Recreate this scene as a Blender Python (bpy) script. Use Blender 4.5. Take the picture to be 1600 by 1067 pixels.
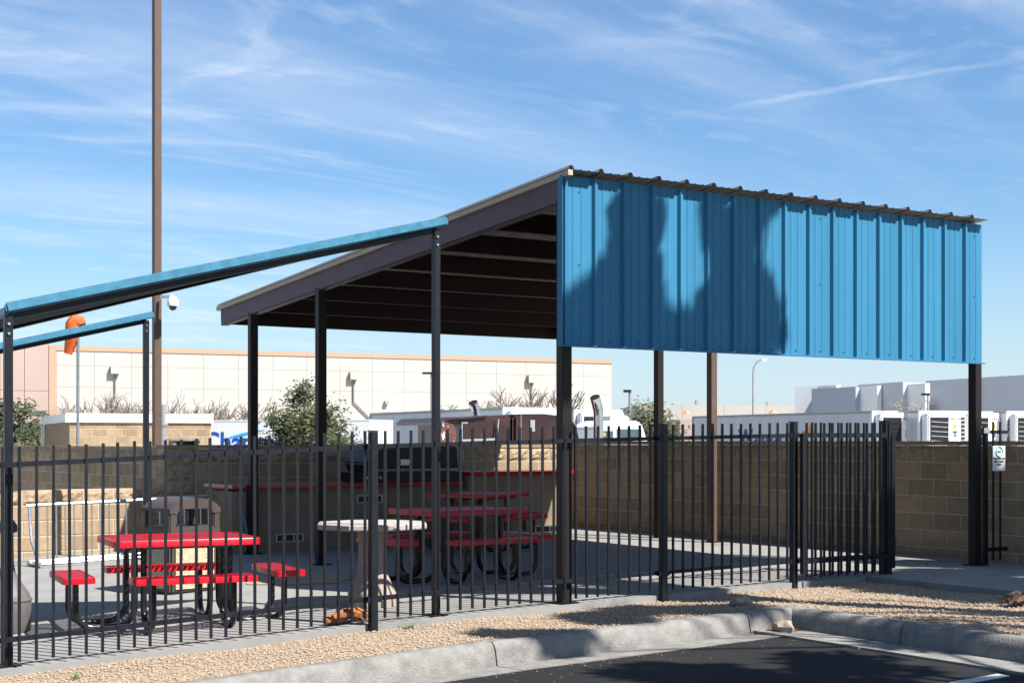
import bpy, math, random
from mathutils import Vector, Matrix
random.seed(7)
R = math.radians
scn = bpy.context.scene
for o in list(bpy.data.objects): bpy.data.objects.remove(o)
col = scn.collection

# ---------------------------------------------------------------- camera, sky, sun
EYE = 1.446                                   # eye height above patio at the big canopy
cam_d = bpy.data.cameras.new('camera'); cam = bpy.data.objects.new('camera', cam_d); col.objects.link(cam)
cam.location = (0, 0, EYE); cam.rotation_euler = (R(90), 0, R(-33))
cam_d.sensor_width = 36; cam_d.lens = 52.49; cam_d.shift_y = 0.0978
cam_d.clip_start = .1; cam_d.clip_end = 5000
scn.camera = cam
SUN = Vector((.33, -.78, 1)).normalized()
sun_el = math.asin(SUN.z); sun_az = math.atan2(SUN.x, SUN.y)
W = bpy.data.worlds.new('World'); scn.world = W; W.use_nodes = True
def build_world():
    nt = W.node_tree; N = nt.nodes; L = nt.links
    for n in list(N): N.remove(n)
    out = N.new('ShaderNodeOutputWorld'); bg = N.new('ShaderNodeBackground')
    sky = N.new('ShaderNodeTexSky'); sky.sky_type = 'NISHITA'; sky.sun_disc = False
    sky.sun_elevation = sun_el; sky.sun_rotation = sun_az
    sky.altitude = 350; sky.air_density = 1.0; sky.dust_density = 1.1; sky.ozone_density = 3.2
    bg.inputs[1].default_value = .055
    tc = N.new('ShaderNodeTexCoord'); sep = N.new('ShaderNodeSeparateXYZ'); L.new(tc.outputs['Generated'], sep.inputs[0])
    def M(op, a, b=None, c=None):
        m = N.new('ShaderNodeMath'); m.operation = op
        for i, v in enumerate((a, b, c)):
            if v is None: continue
            if isinstance(v, (int, float)): m.inputs[i].default_value = v
            else: L.new(v, m.inputs[i])
        return m.outputs[0]
    zc = M('MAXIMUM', sep.outputs[2], .02)
    zz = M('ADD', zc, .12)
    px = M('DIVIDE', sep.outputs[0], zz); py = M('DIVIDE', sep.outputs[1], zz)
    cb = N.new('ShaderNodeCombineXYZ'); L.new(px, cb.inputs[0]); L.new(py, cb.inputs[1])
    def cirrus(scale, stretch, rot, det, dist, lo, hi, off):
        mp = N.new('ShaderNodeMapping'); mp.inputs['Rotation'].default_value = (0, 0, rot)
        mp.inputs['Scale'].default_value = (scale, scale*stretch, 1); mp.inputs['Location'].default_value = (off, off*.7, 0)
        L.new(cb.outputs[0], mp.inputs[0])
        no = N.new('ShaderNodeTexNoise'); no.inputs['Scale'].default_value = 1; no.inputs['Detail'].default_value = det
        no.inputs['Roughness'].default_value = .56; no.inputs['Distortion'].default_value = dist
        L.new(mp.outputs[0], no.inputs['Vector'])
        mr = N.new('ShaderNodeMapRange'); mr.interpolation_type = 'SMOOTHSTEP'
        mr.inputs[1].default_value = lo; mr.inputs[2].default_value = hi
        L.new(no.outputs[0], mr.inputs[0]); return mr.outputs[0]
    c1 = cirrus(.55, 2.6, R(62), 9, .9, .40, .78, 3.1)
    c2 = cirrus(1.5, 2.2, R(40), 9, 2.2, .47, .80, 9.4)
    big = cirrus(.33, 1.2, R(20), 3, .3, .28, .60, 1.7)
    cm = M('ADD', M('MULTIPLY', c1, .62), M('MULTIPLY', c2, .42)); cm = M('MULTIPLY', cm, big)
    # vapour trail: a thin line across the cloud layer
    dn = M('SUBTRACT', M('ADD', M('MULTIPLY', px, TRAIL[0]), M('MULTIPLY', py, TRAIL[1])), TRAIL[2])
    wob = N.new('ShaderNodeTexNoise'); wob.inputs['Scale'].default_value = 9; wob.inputs['Detail'].default_value = 5; L.new(cb.outputs[0], wob.inputs['Vector'])
    dn = M('ABSOLUTE', M('ADD', dn, M('MULTIPLY', M('SUBTRACT', wob.outputs[0], .5), .05)))
    tr = N.new('ShaderNodeMapRange'); tr.interpolation_type = 'SMOOTHSTEP'; tr.inputs[1].default_value = .022; tr.inputs[2].default_value = .002
    L.new(dn, tr.inputs[0])
    al = M('ADD', M('MULTIPLY', px, -TRAIL[1]), M('MULTIPLY', py, TRAIL[0]))
    te = N.new('ShaderNodeMapRange'); te.interpolation_type = 'SMOOTHSTEP'; te.inputs[1].default_value = TRAIL[3]; te.inputs[2].default_value = TRAIL[4]; L.new(al, te.inputs[0])
    trm = M('MULTIPLY', M('MULTIPLY', tr.outputs[0], te.outputs[0]), M('MULTIPLY_ADD', wob.outputs[0], 1.2, -.15))
    cm = M('MULTIPLY', cm, .9); cm = M('MINIMUM', M('ADD', cm, M('MULTIPLY', trm, .36)), .8)
    hz = N.new('ShaderNodeMapRange'); hz.interpolation_type = 'SMOOTHSTEP'; hz.inputs[1].default_value = .16; hz.inputs[2].default_value = -.02; L.new(sep.outputs[2], hz.inputs[0])
    cm = M('MAXIMUM', cm, M('MULTIPLY', hz.outputs[0], .5))   # whitish haze low over the horizon
    mix = N.new('ShaderNodeMix'); mix.data_type = 'RGBA'
    L.new(cm, mix.inputs['Factor'])
    tint = N.new('ShaderNodeMix'); tint.data_type = 'RGBA'; tint.blend_type = 'MULTIPLY'; tint.inputs['Factor'].default_value = 1
    L.new(sky.outputs[0], tint.inputs['A']); tint.inputs['B'].default_value = (.85, 1.07, 1.20, 1)
    L.new(tint.outputs['Result'], mix.inputs['A']); mix.inputs['B'].default_value = (6.6, 7.2, 8.1, 1)
    L.new(mix.outputs['Result'], bg.inputs[0]); L.new(bg.outputs[0], out.inputs[0])
def sky_pt(u, v):      # photo pixel -> cloud-layer coordinates (to lay out the vapour trail)
    k = (u-800)/2333.; t = (690-v)/2333.
    d = Vector((k*math.sin(R(57))+math.cos(R(57)), -k*math.cos(R(57))+math.sin(R(57)), t)).normalized()
    return d.x/(d.z+.12), d.y/(d.z+.12)
_p, _q = sky_pt(1075, 182), sky_pt(1590, 92)
_n = Vector((-(_q[1]-_p[1]), _q[0]-_p[0])).normalized()
_al = lambda p: -_n[1]*p[0] + _n[0]*p[1]
TRAIL = (_n[0], _n[1], _n[0]*_p[0]+_n[1]*_p[1], _al(_p), _al(_p)+(_al(_q)-_al(_p))*.35)
build_world()
sd = bpy.data.lights.new('sun', 'SUN'); sd.energy = 5.0; sd.angle = R(.53); sd.color = (1, .955, .88)
so = bpy.data.objects.new('sun', sd); col.objects.link(so); so.rotation_euler = SUN.to_track_quat('Z', 'Y').to_euler()
scn.view_settings.view_transform = 'Standard'; scn.view_settings.look = 'None'
scn.view_settings.exposure = 1.35; scn.view_settings.gamma = 1

# ---------------------------------------------------------------- helpers
def gz(a):                                    # patio surface: the site climbs gently along +x
    P = ((-40, -.9), (0, -.30), (2.8, -.185), (5.74, -.06), (7.9, -.008), (10.5, .043), (12, .06), (14, .08), (60, .3))
    for (x0, z0), (x1, z1) in zip(P, P[1:]):
        if a <= x1: return z0+(z1-z0)*(a-x0)/(x1-x0)
    return P[-1][1]
SN, CS = math.sin(R(57)), math.cos(R(57))
def P3(u, v, Y):                              # a point of the place from its bearing, elevation and distance
    X = (u-800)/2333.*Y
    return Vector((X*SN+Y*CS, -X*CS+Y*SN, EYE+(690-v)/2333.*Y))
def tag(o, label=None, cat=None, group=None, kind=None):
    if label: o['label'] = label
    if cat: o['category'] = cat
    if group: o['group'] = group
    if kind: o['kind'] = kind
    return o
def thing(name, label, cat, loc=(0,0,0), rz=0, group=None):
    o = bpy.data.objects.new(name, None); o.empty_display_size = .2; col.objects.link(o)
    o.location = loc; o.rotation_euler = (0, 0, rz)
    return tag(o, label, cat, group)
def root_off(p):
    v = Vector((0,0,0))
    while p: v += p.location; p = p.parent
    return v
def link(name, me, parent=None, loc=None):
    o = bpy.data.objects.new(name, me); col.objects.link(o); o.parent = parent
    if loc is not None: o.location = loc
    return o
class MB:
    def __init__(s): s.v = []; s.f = []
    def add(s, vs, fs, m=None):
        n = len(s.v); s.v += [tuple(m @ Vector(p)) if m else tuple(p) for p in vs]
        s.f += [tuple(i+n for i in f) for f in fs]; return s
    def box(s, c, d, rz=0, m=None):
        x, y, z = d[0]/2, d[1]/2, d[2]/2
        vs = [(sx*x, sy*y, sz*z) for sz in (-1,1) for sx, sy in ((-1,-1),(1,-1),(1,1),(-1,1))]
        fs = [(3,2,1,0),(4,5,6,7),(0,1,5,4),(1,2,6,5),(2,3,7,6),(3,0,4,7)]
        mm = Matrix.Translation(c) @ Matrix.Rotation(rz, 4, 'Z')
        return s.add(vs, fs, m @ mm if m else mm)
    def b2(s, p, q, m=None):                   # box from corner to corner
        return s.box([(p[i]+q[i])/2 for i in range(3)], [abs(q[i]-p[i]) for i in range(3)], m=m)
    def beam(s, p, q, w, h, m=None):           # box along p-q; w sideways, h up
        p, q = Vector(p), Vector(q); d = (q-p); L_ = d.length; d.normalize()
        up = Vector((0,0,1)) if abs(d.z) < .95 else Vector((0,1,0))
        sd_ = d.cross(up).normalized(); up = sd_.cross(d)
        vs = [tuple(e+sd_*(a*w/2)+up*(b*h/2)) for e in (p,q) for a,b in ((-1,-1),(1,-1),(1,1),(-1,1))]
        return s.add(vs, [(0,1,2,3),(7,6,5,4),(0,4,5,1),(1,5,6,2),(2,6,7,3),(3,7,4,0)], m)
    def tube(s, pts, r, n=8, caps=True, m=None):
        pts = [Vector(p) for p in pts]; rs = r if isinstance(r, (list, tuple)) else [r]*len(pts)
        vs = []; fs = []; prev = None
        for i, p in enumerate(pts):
            d = (pts[min(i+1, len(pts)-1)]-pts[max(i-1, 0)]).normalized()
            if prev is None: u = d.orthogonal().normalized()
            else:
                u = prev - d*prev.dot(d); u = u.normalized() if u.length > 1e-6 else d.orthogonal().normalized()
            prev = u; w = d.cross(u)
            vs += [tuple(p+(u*math.cos(2*math.pi*k/n)+w*math.sin(2*math.pi*k/n))*rs[i]) for k in range(n)]
        for i in range(len(pts)-1):
            for k in range(n): fs.append((i*n+k, i*n+(k+1)%n, (i+1)*n+(k+1)%n, (i+1)*n+k))
        if caps: fs.append(tuple(range(n-1,-1,-1))); fs.append(tuple((len(pts)-1)*n+k for k in range(n)))
        return s.add(vs, fs, m)
    def lathe(s, prof, n=20, c=(0,0,0), m=None):
        vs = []; fs = []
        for r_, z in prof: vs += [(c[0]+r_*math.cos(2*math.pi*k/n), c[1]+r_*math.sin(2*math.pi*k/n), c[2]+z) for k in range(n)]
        for i in range(len(prof)-1):
            for k in range(n): fs.append((i*n+k, i*n+(k+1)%n, (i+1)*n+(k+1)%n, (i+1)*n+k))
        fs.append(tuple(range(n-1,-1,-1))); fs.append(tuple((len(prof)-1)*n+k for k in range(n)))
        return s.add(vs, fs, m)
    def prism(s, poly, y0, y1, m=None):        # polygon in x,z extruded along y
        n = len(poly); vs = [(x, y0, z) for x, z in poly]+[(x, y1, z) for x, z in poly]
        fs = [tuple(range(n)), tuple(range(2*n-1, n-1, -1))]+[(i, i+n, (i+1)%n+n, (i+1)%n) for i in range(n)]
        return s.add(vs, fs, m)
    def mesh(s, name, mat, smooth=False, off=None, bevel=0):
        me = bpy.data.meshes.new(name)
        vs = [tuple(Vector(p)-off) for p in s.v] if off is not None else s.v
        me.from_pydata(vs, [], s.f); me.update()
        if bevel:
            import bmesh
            bm = bmesh.new(); bm.from_mesh(me)
            ed = [e for e in bm.edges if len(e.link_faces) == 2 and e.calc_face_angle(0) > .6]
            bmesh.ops.bevel(bm, geom=ed, offset=bevel, segments=2, affect='EDGES', clamp_overlap=True)
            bm.to_mesh(me); bm.free()
        if mat: me.materials.append(mat)
        if smooth:
            for p in me.polygons: p.use_smooth = True
            try: me.set_sharp_from_angle(angle=R(38))
            except Exception: pass
        return me
    def build(s, name, mat, parent=None, smooth=False, world=True, bevel=0):
        return link(name, s.mesh(name, mat, smooth, root_off(parent) if (world and parent) else None, bevel), parent)
def copy_tree(o, parent=None):
    c = o.copy(); col.objects.link(c); c.parent = parent
    for ch in o.children: copy_tree(ch, c)
    return c
def text_part(name, s, size, mat, parent, m, depth=.004, bold=0, sx=1):
    cu = bpy.data.curves.new('t', 'FONT'); cu.body = s; cu.size = size; cu.extrude = depth; cu.offset = bold; cu.align_x = 'CENTER'; cu.resolution_u = 3
    to = bpy.data.objects.new('t', cu); col.objects.link(to)
    dg = bpy.context.evaluated_depsgraph_get(); me = bpy.data.meshes.new_from_object(to.evaluated_get(dg))
    bpy.data.objects.remove(to); me.transform(m @ Matrix.Diagonal((sx,1,1,1))); me.materials.clear(); me.materials.append(mat); me.name = name
    return link(name, me, parent)

# ---------------------------------------------------------------- materials
MATS = {}
def pm(name, c, rough=.6, metal=0, var=.12, scale=6, bump=0, bscale=60, rand=0, spec=.28, c2=None, streak=None, coat=0, dirt=None):
    if name in MATS: return MATS[name]
    m = bpy.data.materials.new(name); m.use_nodes = True; nt = m.node_tree; N = nt.nodes; L = nt.links
    bs = N['Principled BSDF']; bs.inputs['Roughness'].default_value = rough; bs.inputs['Metallic'].default_value = metal
    bs.inputs['Specular IOR Level'].default_value = spec
    if coat: bs.inputs['Coat Weight'].default_value = coat; bs.inputs['Coat Roughness'].default_value = .15
    ge = N.new('ShaderNodeNewGeometry'); vec = ge.outputs['Position']
    mp = N.new('ShaderNodeMapping'); L.new(vec, mp.inputs[0])
    if streak: mp.inputs['Scale'].default_value = streak
    no = N.new('ShaderNodeTexNoise'); no.inputs['Scale'].default_value = scale; no.inputs['Detail'].default_value = 6; no.inputs['Roughness'].default_value = .6
    L.new(mp.outputs[0], no.inputs['Vector'])
    lo = [x*(1-var*1.6) for x in c]; hi = [min(1, x*(1+var*1.6)) for x in (c2 or c)]
    if c2: lo = list(c)
    mr = N.new('ShaderNodeMapRange'); mr.inputs[1].default_value = .3; mr.inputs[2].default_value = .7; L.new(no.outputs[0], mr.inputs[0])
    mx = N.new('ShaderNodeMix'); mx.data_type = 'RGBA'; mx.inputs['A'].default_value = (*lo, 1); mx.inputs['B'].default_value = (*hi, 1)
    L.new(mr.outputs[0], mx.inputs['Factor']); outc = mx.outputs['Result']
    if rand:
        oi = N.new('ShaderNodeObjectInfo'); r2 = N.new('ShaderNodeMapRange'); r2.inputs[3].default_value = 1-rand; r2.inputs[4].default_value = 1+rand
        L.new(oi.outputs['Random'], r2.inputs[0])
        vm = N.new('ShaderNodeVectorMath'); vm.operation = 'SCALE'; L.new(outc, vm.inputs[0]); L.new(r2.outputs[0], vm.inputs['Scale']); outc = vm.outputs[0]
    if dirt:                                   # (colour, scale, lo, hi): blotches of dirt or wear
        dn = N.new('ShaderNodeTexNoise'); dn.inputs['Scale'].default_value = dirt[1]; dn.inputs['Detail'].default_value = 8; dn.inputs['Roughness'].default_value = .7
        L.new(vec, dn.inputs['Vector'])
        d2 = N.new('ShaderNodeMapRange'); d2.inputs[1].default_value = dirt[2]; d2.inputs[2].default_value = dirt[3]; L.new(dn.outputs[0], d2.inputs[0])
        m2 = N.new('ShaderNodeMix'); m2.data_type = 'RGBA'; L.new(d2.outputs[0], m2.inputs['Factor']); L.new(outc, m2.inputs['A']); m2.inputs['B'].default_value = (*dirt[0], 1)
        outc = m2.outputs['Result']
    L.new(outc, bs.inputs['Base Color'])
    rr = N.new('ShaderNodeMapRange'); rr.inputs[3].default_value = max(.03, rough-.1); rr.inputs[4].default_value = min(1, rough+.1)
    L.new(no.outputs[0], rr.inputs[0]); L.new(rr.outputs[0], bs.inputs['Roughness'])
    if bump:
        bn = N.new('ShaderNodeTexNoise'); bn.inputs['Scale'].default_value = bscale; bn.inputs['Detail'].default_value = 5; L.new(vec, bn.inputs['Vector'])
        bp = N.new('ShaderNodeBump'); bp.inputs['Strength'].default_value = bump; bp.inputs['Distance'].default_value = .01
        L.new(bn.outputs[0], bp.inputs['Height']); L.new(bp.outputs[0], bs.inputs['Normal'])
    MATS[name] = m; return m
concrete = pm('concrete', (.20,.196,.190), .85, var=.10, scale=2.2, bump=.25, bscale=70, dirt=((.115,.11,.104), 1.1, .52, .78))
kerbmat = pm('kerb_concrete', (.17,.165,.156), .9, var=.16, scale=8, bump=.8, bscale=60, dirt=((.085,.08,.075), 3.5, .55, .8))
asphalt = pm('asphalt', (.0085,.0085,.0095), .85, var=.25, scale=90, bump=.8, bscale=160, dirt=((.019,.019,.019), 1.3, .5, .75))
gravelm = pm('decomposed_granite', (.145,.104,.072), .95, scale=120, var=.3, c2=(.31,.240,.178), bump=1.0, bscale=150, dirt=((.105,.075,.052), 2.2, .55, .85))
pebblem = pm('pebble', (.24,.185,.135), .9, var=.35, scale=60, rand=0)
fencem = pm('fence_paint', (.0075,.009,.0125), .42, spec=.25, var=.15, scale=12, dirt=((.10,.105,.11), 38, .72, .77))
postm = pm('canopy_post_paint', (.013,.010,.009), .5, spec=.18, var=.15, scale=5, streak=(1,1,.2))
blackm = pm('black_steel', (.005,.0055,.007), .4, var=.15)
fasciam = pm('fascia_paint', (.066,.045,.060), .55, var=.14, scale=4, streak=(1,1,.4), dirt=((.11,.07,.055), 6, .66, .8))
purlinm = pm('purlin_primer', (.018,.0100,.0085), .7, spec=.2, var=.2, scale=5)
galv = pm('galvanised_sheet', (.24,.225,.205), .5, metal=.15, var=.08, scale=7)
tanm = pm('tan_trim', (.30,.255,.19), .5, var=.06)
bluem = pm('blue_sheet_paint', (.028,.142,.250), .5, var=.07, scale=2.2, streak=(2,1,.12), spec=.14, dirt=((.035,.15,.25), 9, .58, .8))
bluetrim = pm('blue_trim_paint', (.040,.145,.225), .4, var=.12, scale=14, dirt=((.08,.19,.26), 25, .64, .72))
blockm = pm('concrete_block', (.265,.188,.118), .92, var=.10, scale=7, bump=.35, bscale=120, rand=.17, dirt=((.15,.108,.072), 1.7, .54, .8))
splitm = pm('split_face_block', (.27,.197,.128), .95, var=.18, scale=14, bump=.9, bscale=60, rand=.10)
mortarm = pm('mortar', (.37,.31,.24), .95, var=.08, scale=20)
stuccom = pm('tan_stucco', (.19,.142,.098), .92, var=.07, scale=5, bump=.4, bscale=140)
redm = pm('red_plastic_coating', (.42,.004,.012), .32, var=.06, scale=9, spec=.35, dirt=((.22,.012,.018), 14, .60, .75))
redworn = pm('red_tile_top', (.30,.006,.012), .25, var=.1, scale=9, coat=.3)
legm = pm('black_tube', (.010,.011,.012), .25, var=.2, coat=.2)
brownpl = pm('brown_plastic', (.056,.043,.039), .45, var=.08)
aggm = pm('pebble_aggregate', (.13,.095,.06), .9, scale=95, var=.3, c2=(.48,.40,.28), bump=1.0, bscale=95)
greypl = pm('grey_plastic', (.10,.092,.092), .5, var=.06)
stonem = pm('cast_stone', (.29,.27,.255), .8, var=.08, scale=30, bump=.2)
stonedk = pm('cast_stone_pedestal', (.24,.20,.175), .9, var=.15, scale=40, bump=.5)
zinc = pm('galvanised_tube', (.42,.435,.45), .32, metal=.8, var=.08, scale=20)
chrome = pm('chrome', (.5,.51,.53), .12, metal=1, var=.04)
barkm = pm('bark', (.12,.085,.06), .95, var=.25, scale=14, bump=.6)
rockm = pm('rock', (.27,.22,.18), .95, var=.2, scale=18, bump=.8)
deadm = pm('dead_frond', (.22,.075,.026), .7, var=.35, scale=25)
deadm2 = pm('dead_wood', (.075,.045,.033), .8, var=.35, scale=25)
whitep = pm('white_paint', (.66,.66,.65), .45, var=.03)
whitew = pm('white_wall', (.342,.328,.303), .8, var=.03, scale=.3)
pinkw = pm('pink_wall', (.29,.22,.195), .85, var=.03, scale=.3)
peachm = pm('peach_trim', (.33,.225,.155), .8, var=.04)
jointm = pm('joint', (.25,.228,.205), .9, var=.05)
greyw = pm('pale_blue_grey_wall', (.42,.44,.475), .8, var=.02, scale=.2)
greyw2 = pm('mid_blue_grey_wall', (.30,.34,.405), .8, var=.02, scale=.2)
mauvem = pm('mauve_panel', (.17,.14,.18), .8)
trailm = pm('trailer_skin', (.45,.47,.50), .35, metal=.25, var=.05, scale=.7, streak=(6,6,.3))
trailw = pm('trailer_white', (.60,.61,.62), .35, var=.03)
railm = pm('trailer_rail', (.30,.28,.27), .5, metal=.4)
grillem = pm('black_grille', (.012,.013,.015), .35)
darkgl = pm('dark_glass', (.05,.08,.09), .08, var=.05)
maroon = pm('maroon_paint', (.026,.010,.010), .35, var=.25, scale=2.5, coat=.3, dirt=((.07,.028,.03), 3, .60, .75))
flake = pm('peeling_maroon', (.10,.04,.035), .6, var=.2, dirt=((.7,.68,.66), 7, .56, .60))
brownpole = pm('brown_pole_paint', (.085,.055,.043), .5, var=.06)
orangem = pm('windsock_fabric', (.58,.10,.025), .8, var=.15, scale=7)
txtblue = pm('blue_lettering', (.01,.07,.33), .5); txtcyan = pm('cyan_lettering', (.02,.33,.72), .5)
txtorange = pm('orange_lettering', (.80,.26,.02), .5); txtblack = pm('black_lettering', (.015,.015,.016), .6)
txtgreen = pm('green_lettering', (.02,.38,.30), .5); txtyellow = pm('yellow_lettering', (.85,.62,.03), .5)
redsig = pm('red_marker', (.55,.03,.03), .5)
stripem = pm('stall_line_paint', (.42,.42,.42), .8, var=.12, scale=25, dirt=((.10,.10,.10), 40, .60, .72))
yardm = pm('yard_concrete', (.35,.34,.32), .9, var=.1, scale=.3)
def leafmat(name, c, c2):
    m = pm(name, c, .6, var=.25, scale=2.3, c2=c2); return m
leaf_g = leafmat('green_leaves', (.014,.021,.008), (.052,.060,.024)); leaf_d = leafmat('dark_leaves', (.014,.020,.009), (.05,.058,.026))
leaf_b = leafmat('dry_leaves', (.07,.06,.03), (.16,.13,.07)); twigm = pm('grey_twig', (.20,.165,.14), .9, var=.15)

# ---------------------------------------------------------------- the setting
KB = lambda a: 9.80+.014*(a-3.7)               # kerb back edge
def strip(name, a0, a1, n, b0, b1, dz, mat, thick=None, kind='structure', nb=1):
    v = []; f = []
    for i in range(n+1):
        a = a0+(a1-a0)*i/n; y0 = b0(a) if callable(b0) else b0; y1 = b1(a) if callable(b1) else b1
        for j in range(nb+1): v.append((a, y0+(y1-y0)*j/nb, gz(a)+(dz(a, y0+(y1-y0)*j/nb) if callable(dz) else dz)))
    w = nb+1
    for i in range(n):
        for j in range(nb): f.append((i*w+j, (i+1)*w+j, (i+1)*w+j+1, i*w+j+1))
    if thick:
        base = len(v)
        ring = [i*w for i in range(n+1)]+[n*w+j for j in range(1, w)]+[i*w+nb for i in range(n-1, -1, -1)]+[j for j in range(nb-1, 0, -1)]
        for r_ in ring: v.append((v[r_][0], v[r_][1], v[r_][2]-thick))
        k = len(ring)
        for i in range(k): f.append((ring[(i+1)%k], ring[i], base+i, base+(i+1)%k))
    mb = MB(); mb.add(v, f); o = mb.build(name, mat); o['kind'] = kind; return o
g = MB(); g.box((0, 0, -1.9), (6000, 6000, .2)); tag(g.build('ground', yardm), kind='structure')
PE = 10.97                                     # patio edge
strip('patio', -14, 11.5, 40, PE, 20.1, 0, concrete, 1.9)
strip('sidewalk', 11.5, 13.95, 6, -20, 20.1, .002, concrete, 1.9)
# control joints of the patio are cut as thin dark gaps
strip('asphalt', -30, 8.80, 30, -30, lambda a: KB(a)-.52, lambda a, b: -.210, asphalt, 1.5)
GR = -.055
def gdz(a, b):
    return GR + .012*math.sin(a*3.1+b*1.7)*math.sin(b*4.3-a*1.1) - (.0 if a < 9 else 0)
strip('gravel_bed', -14, 9.43, 90, lambda a: KB(a)-.03, PE+.03, gdz, gravelm, .3, nb=14)
strip('gravel_bed', 9.43, 11.53, 22, -20, PE+.03, gdz, gravelm, .3, nb=150)
# pebbles scattered over both gravel beds
v = []; f = []
for i in range(42000):
    if random.random() < .62:
        a = random.uniform(1.5, 9.43); b = random.uniform(KB(a)+.01, PE-.01)
    else:
        a = random.uniform(9.45, 11.48); b = random.uniform(5.5, PE-.01)
    s = random.choice((.003, .004, .005, .005, .007, .010, .016)); z = gz(a)+gdz(a, b)+s*.3; n = len(v); t = random.random()*6.28
    ca, sa = math.cos(t)*s, math.sin(t)*s
    v += [(a+ca, b+sa, z), (a-sa, b+ca, z), (a-ca*1.3, b-sa*1.3, z), (a+sa, b-ca, z), (a, b, z+s*.75)]
    f += [(n, n+1, n+4), (n+1, n+2, n+4), (n+2, n+3, n+4), (n+3, n, n+4)]
mb = MB(); mb.add(v, f); tag(mb.build('gravel', pebblem), 'loose tan gravel scattered over the planting strip', 'gravel', kind='stuff')
v = []; f = []
for i in range(500):                            # grit washed onto the asphalt and gutter
    a = random.uniform(3, 9.1); b = KB(a)-.20-abs(random.gauss(0, .45)); s = random.choice((.003, .004, .006)); n = len(v); z = gz(a)-(.205 if b < KB(a)-.53 else .208)+s*.4
    v += [(a+s, b, z), (a, b+s, z), (a-s, b, z), (a, b-s, z), (a, b, z+s)]; f += [(n, n+1, n+4), (n+1, n+2, n+4), (n+2, n+3, n+4), (n+3, n, n+4)]
mb = MB(); mb.add(v, f); tag(mb.build('grit', pebblem), 'fine tan grit washed onto the asphalt along the gutter', 'grit', kind='stuff')
# kerb: cast lengths with open joints, top rounded towards the road; and the gutter pan in front
KP = [(.0, -.26), (.0, .0), (-.02, .012), (-.10, .012), (-.135, -.005), (-.16, -.05), (-.185, -.17), (-.185, -.26)]
kerb = tag(bpy.data.objects.new('kerb', None), kind='structure'); col.objects.link(kerb)
gutter = tag(bpy.data.objects.new('gutter', None), kind='structure'); col.objects.link(gutter)
def kerb_len(pts, nrm, prof, name, mat, parent):
    v = []; f = []; n = len(prof)
    for (a, b) in pts:
        for d, z in prof: v.append((a+nrm[0]*d, b+nrm[1]*d, gz(a)+GR+z))
    for i in range(len(pts)-1):
        for k in range(n): f.append((i*n+k, i*n+(k+1)%n, (i+1)*n+(k+1)%n, (i+1)*n+k))
    f.append(tuple(range(n))); f.append(tuple((len(pts)-1)*n+k for k in range(n-1, -1, -1)))
    mb = MB(); mb.add(v, f); return mb.build(name, mat, parent, smooth=True)
GP = [(-.16, -.165), (-.53, -.150), (-.53, -.30), (-.16, -.30)]; GP2 = [(-.16, -.165), (-.64, -.150), (-.64, -.30), (-.16, -.30)]
js = [-14, -10.9, -7.8, -4.6, -1.5, 1.6, 6.13, 8.75, 9.30]
for a0, a1 in zip(js, js[1:]):
    m = max(2, int((a1-a0)/.4)); last = a1 > 9.2
    pts = [(a0+.006+(a1-a0-(0 if last else .012))*i/m, KB(a0+(a1-a0)*i/m)) for i in range(m+1)]
    kerb_len(pts, (0, 1), KP, 'kerb_length', kerbmat, kerb); 
    if a1 < 9.2: kerb_len(pts, (0, 1), GP, 'gutter_length', kerbmat, gutter)
    else: kerb_len([(p[0]-(.43 if i else 0), p[1]) for i, p in enumerate((pts[0], pts[-1]))], (0, 1), GP, 'gutter_length', kerbmat, gutter)
ks = [KB(9.3)-.0, 8.45, 5.2, 2.2, -.9, -4, -7]
for i, (b0, b1) in enumerate(zip(ks, ks[1:])):
    m = 6; pts = [(9.42, b0-.006-(b0-b1-.012)*k/m) for k in range(m+1)]
    if i == 0: pts[0] = (9.42, b0)
    kerb_len(pts, (1, 0), KP, 'kerb_length', kerbmat, kerb); kerb_len([(p[0], min(p[1], KB(9)-.16)) for p in pts], (1, 0), GP2, 'gutter_length', kerbmat, gutter)
mb = MB(); mb.b2((2.5, 6.90, 0), (8.66, 7.01, .004)); o = mb.build('stall_line', stripem); o['kind'] = 'structure'
for vv in o.data.vertices: vv.co.z += gz(vv.co.x)-.210+.002

bed = MB(); ring_ = [(6.85+.62*math.cos(k*.2618)*(1+.12*math.sin(k*2.1)), 14.75+.62*math.sin(k*.2618)*(1+.10*math.cos(k*1.7))) for k in range(24)]
bed.add([(x, y, gz(x)+.006) for x, y in ring_], [tuple(range(24))]); tag(bed.build('planting_bed', gravelm), kind='structure')
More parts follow.
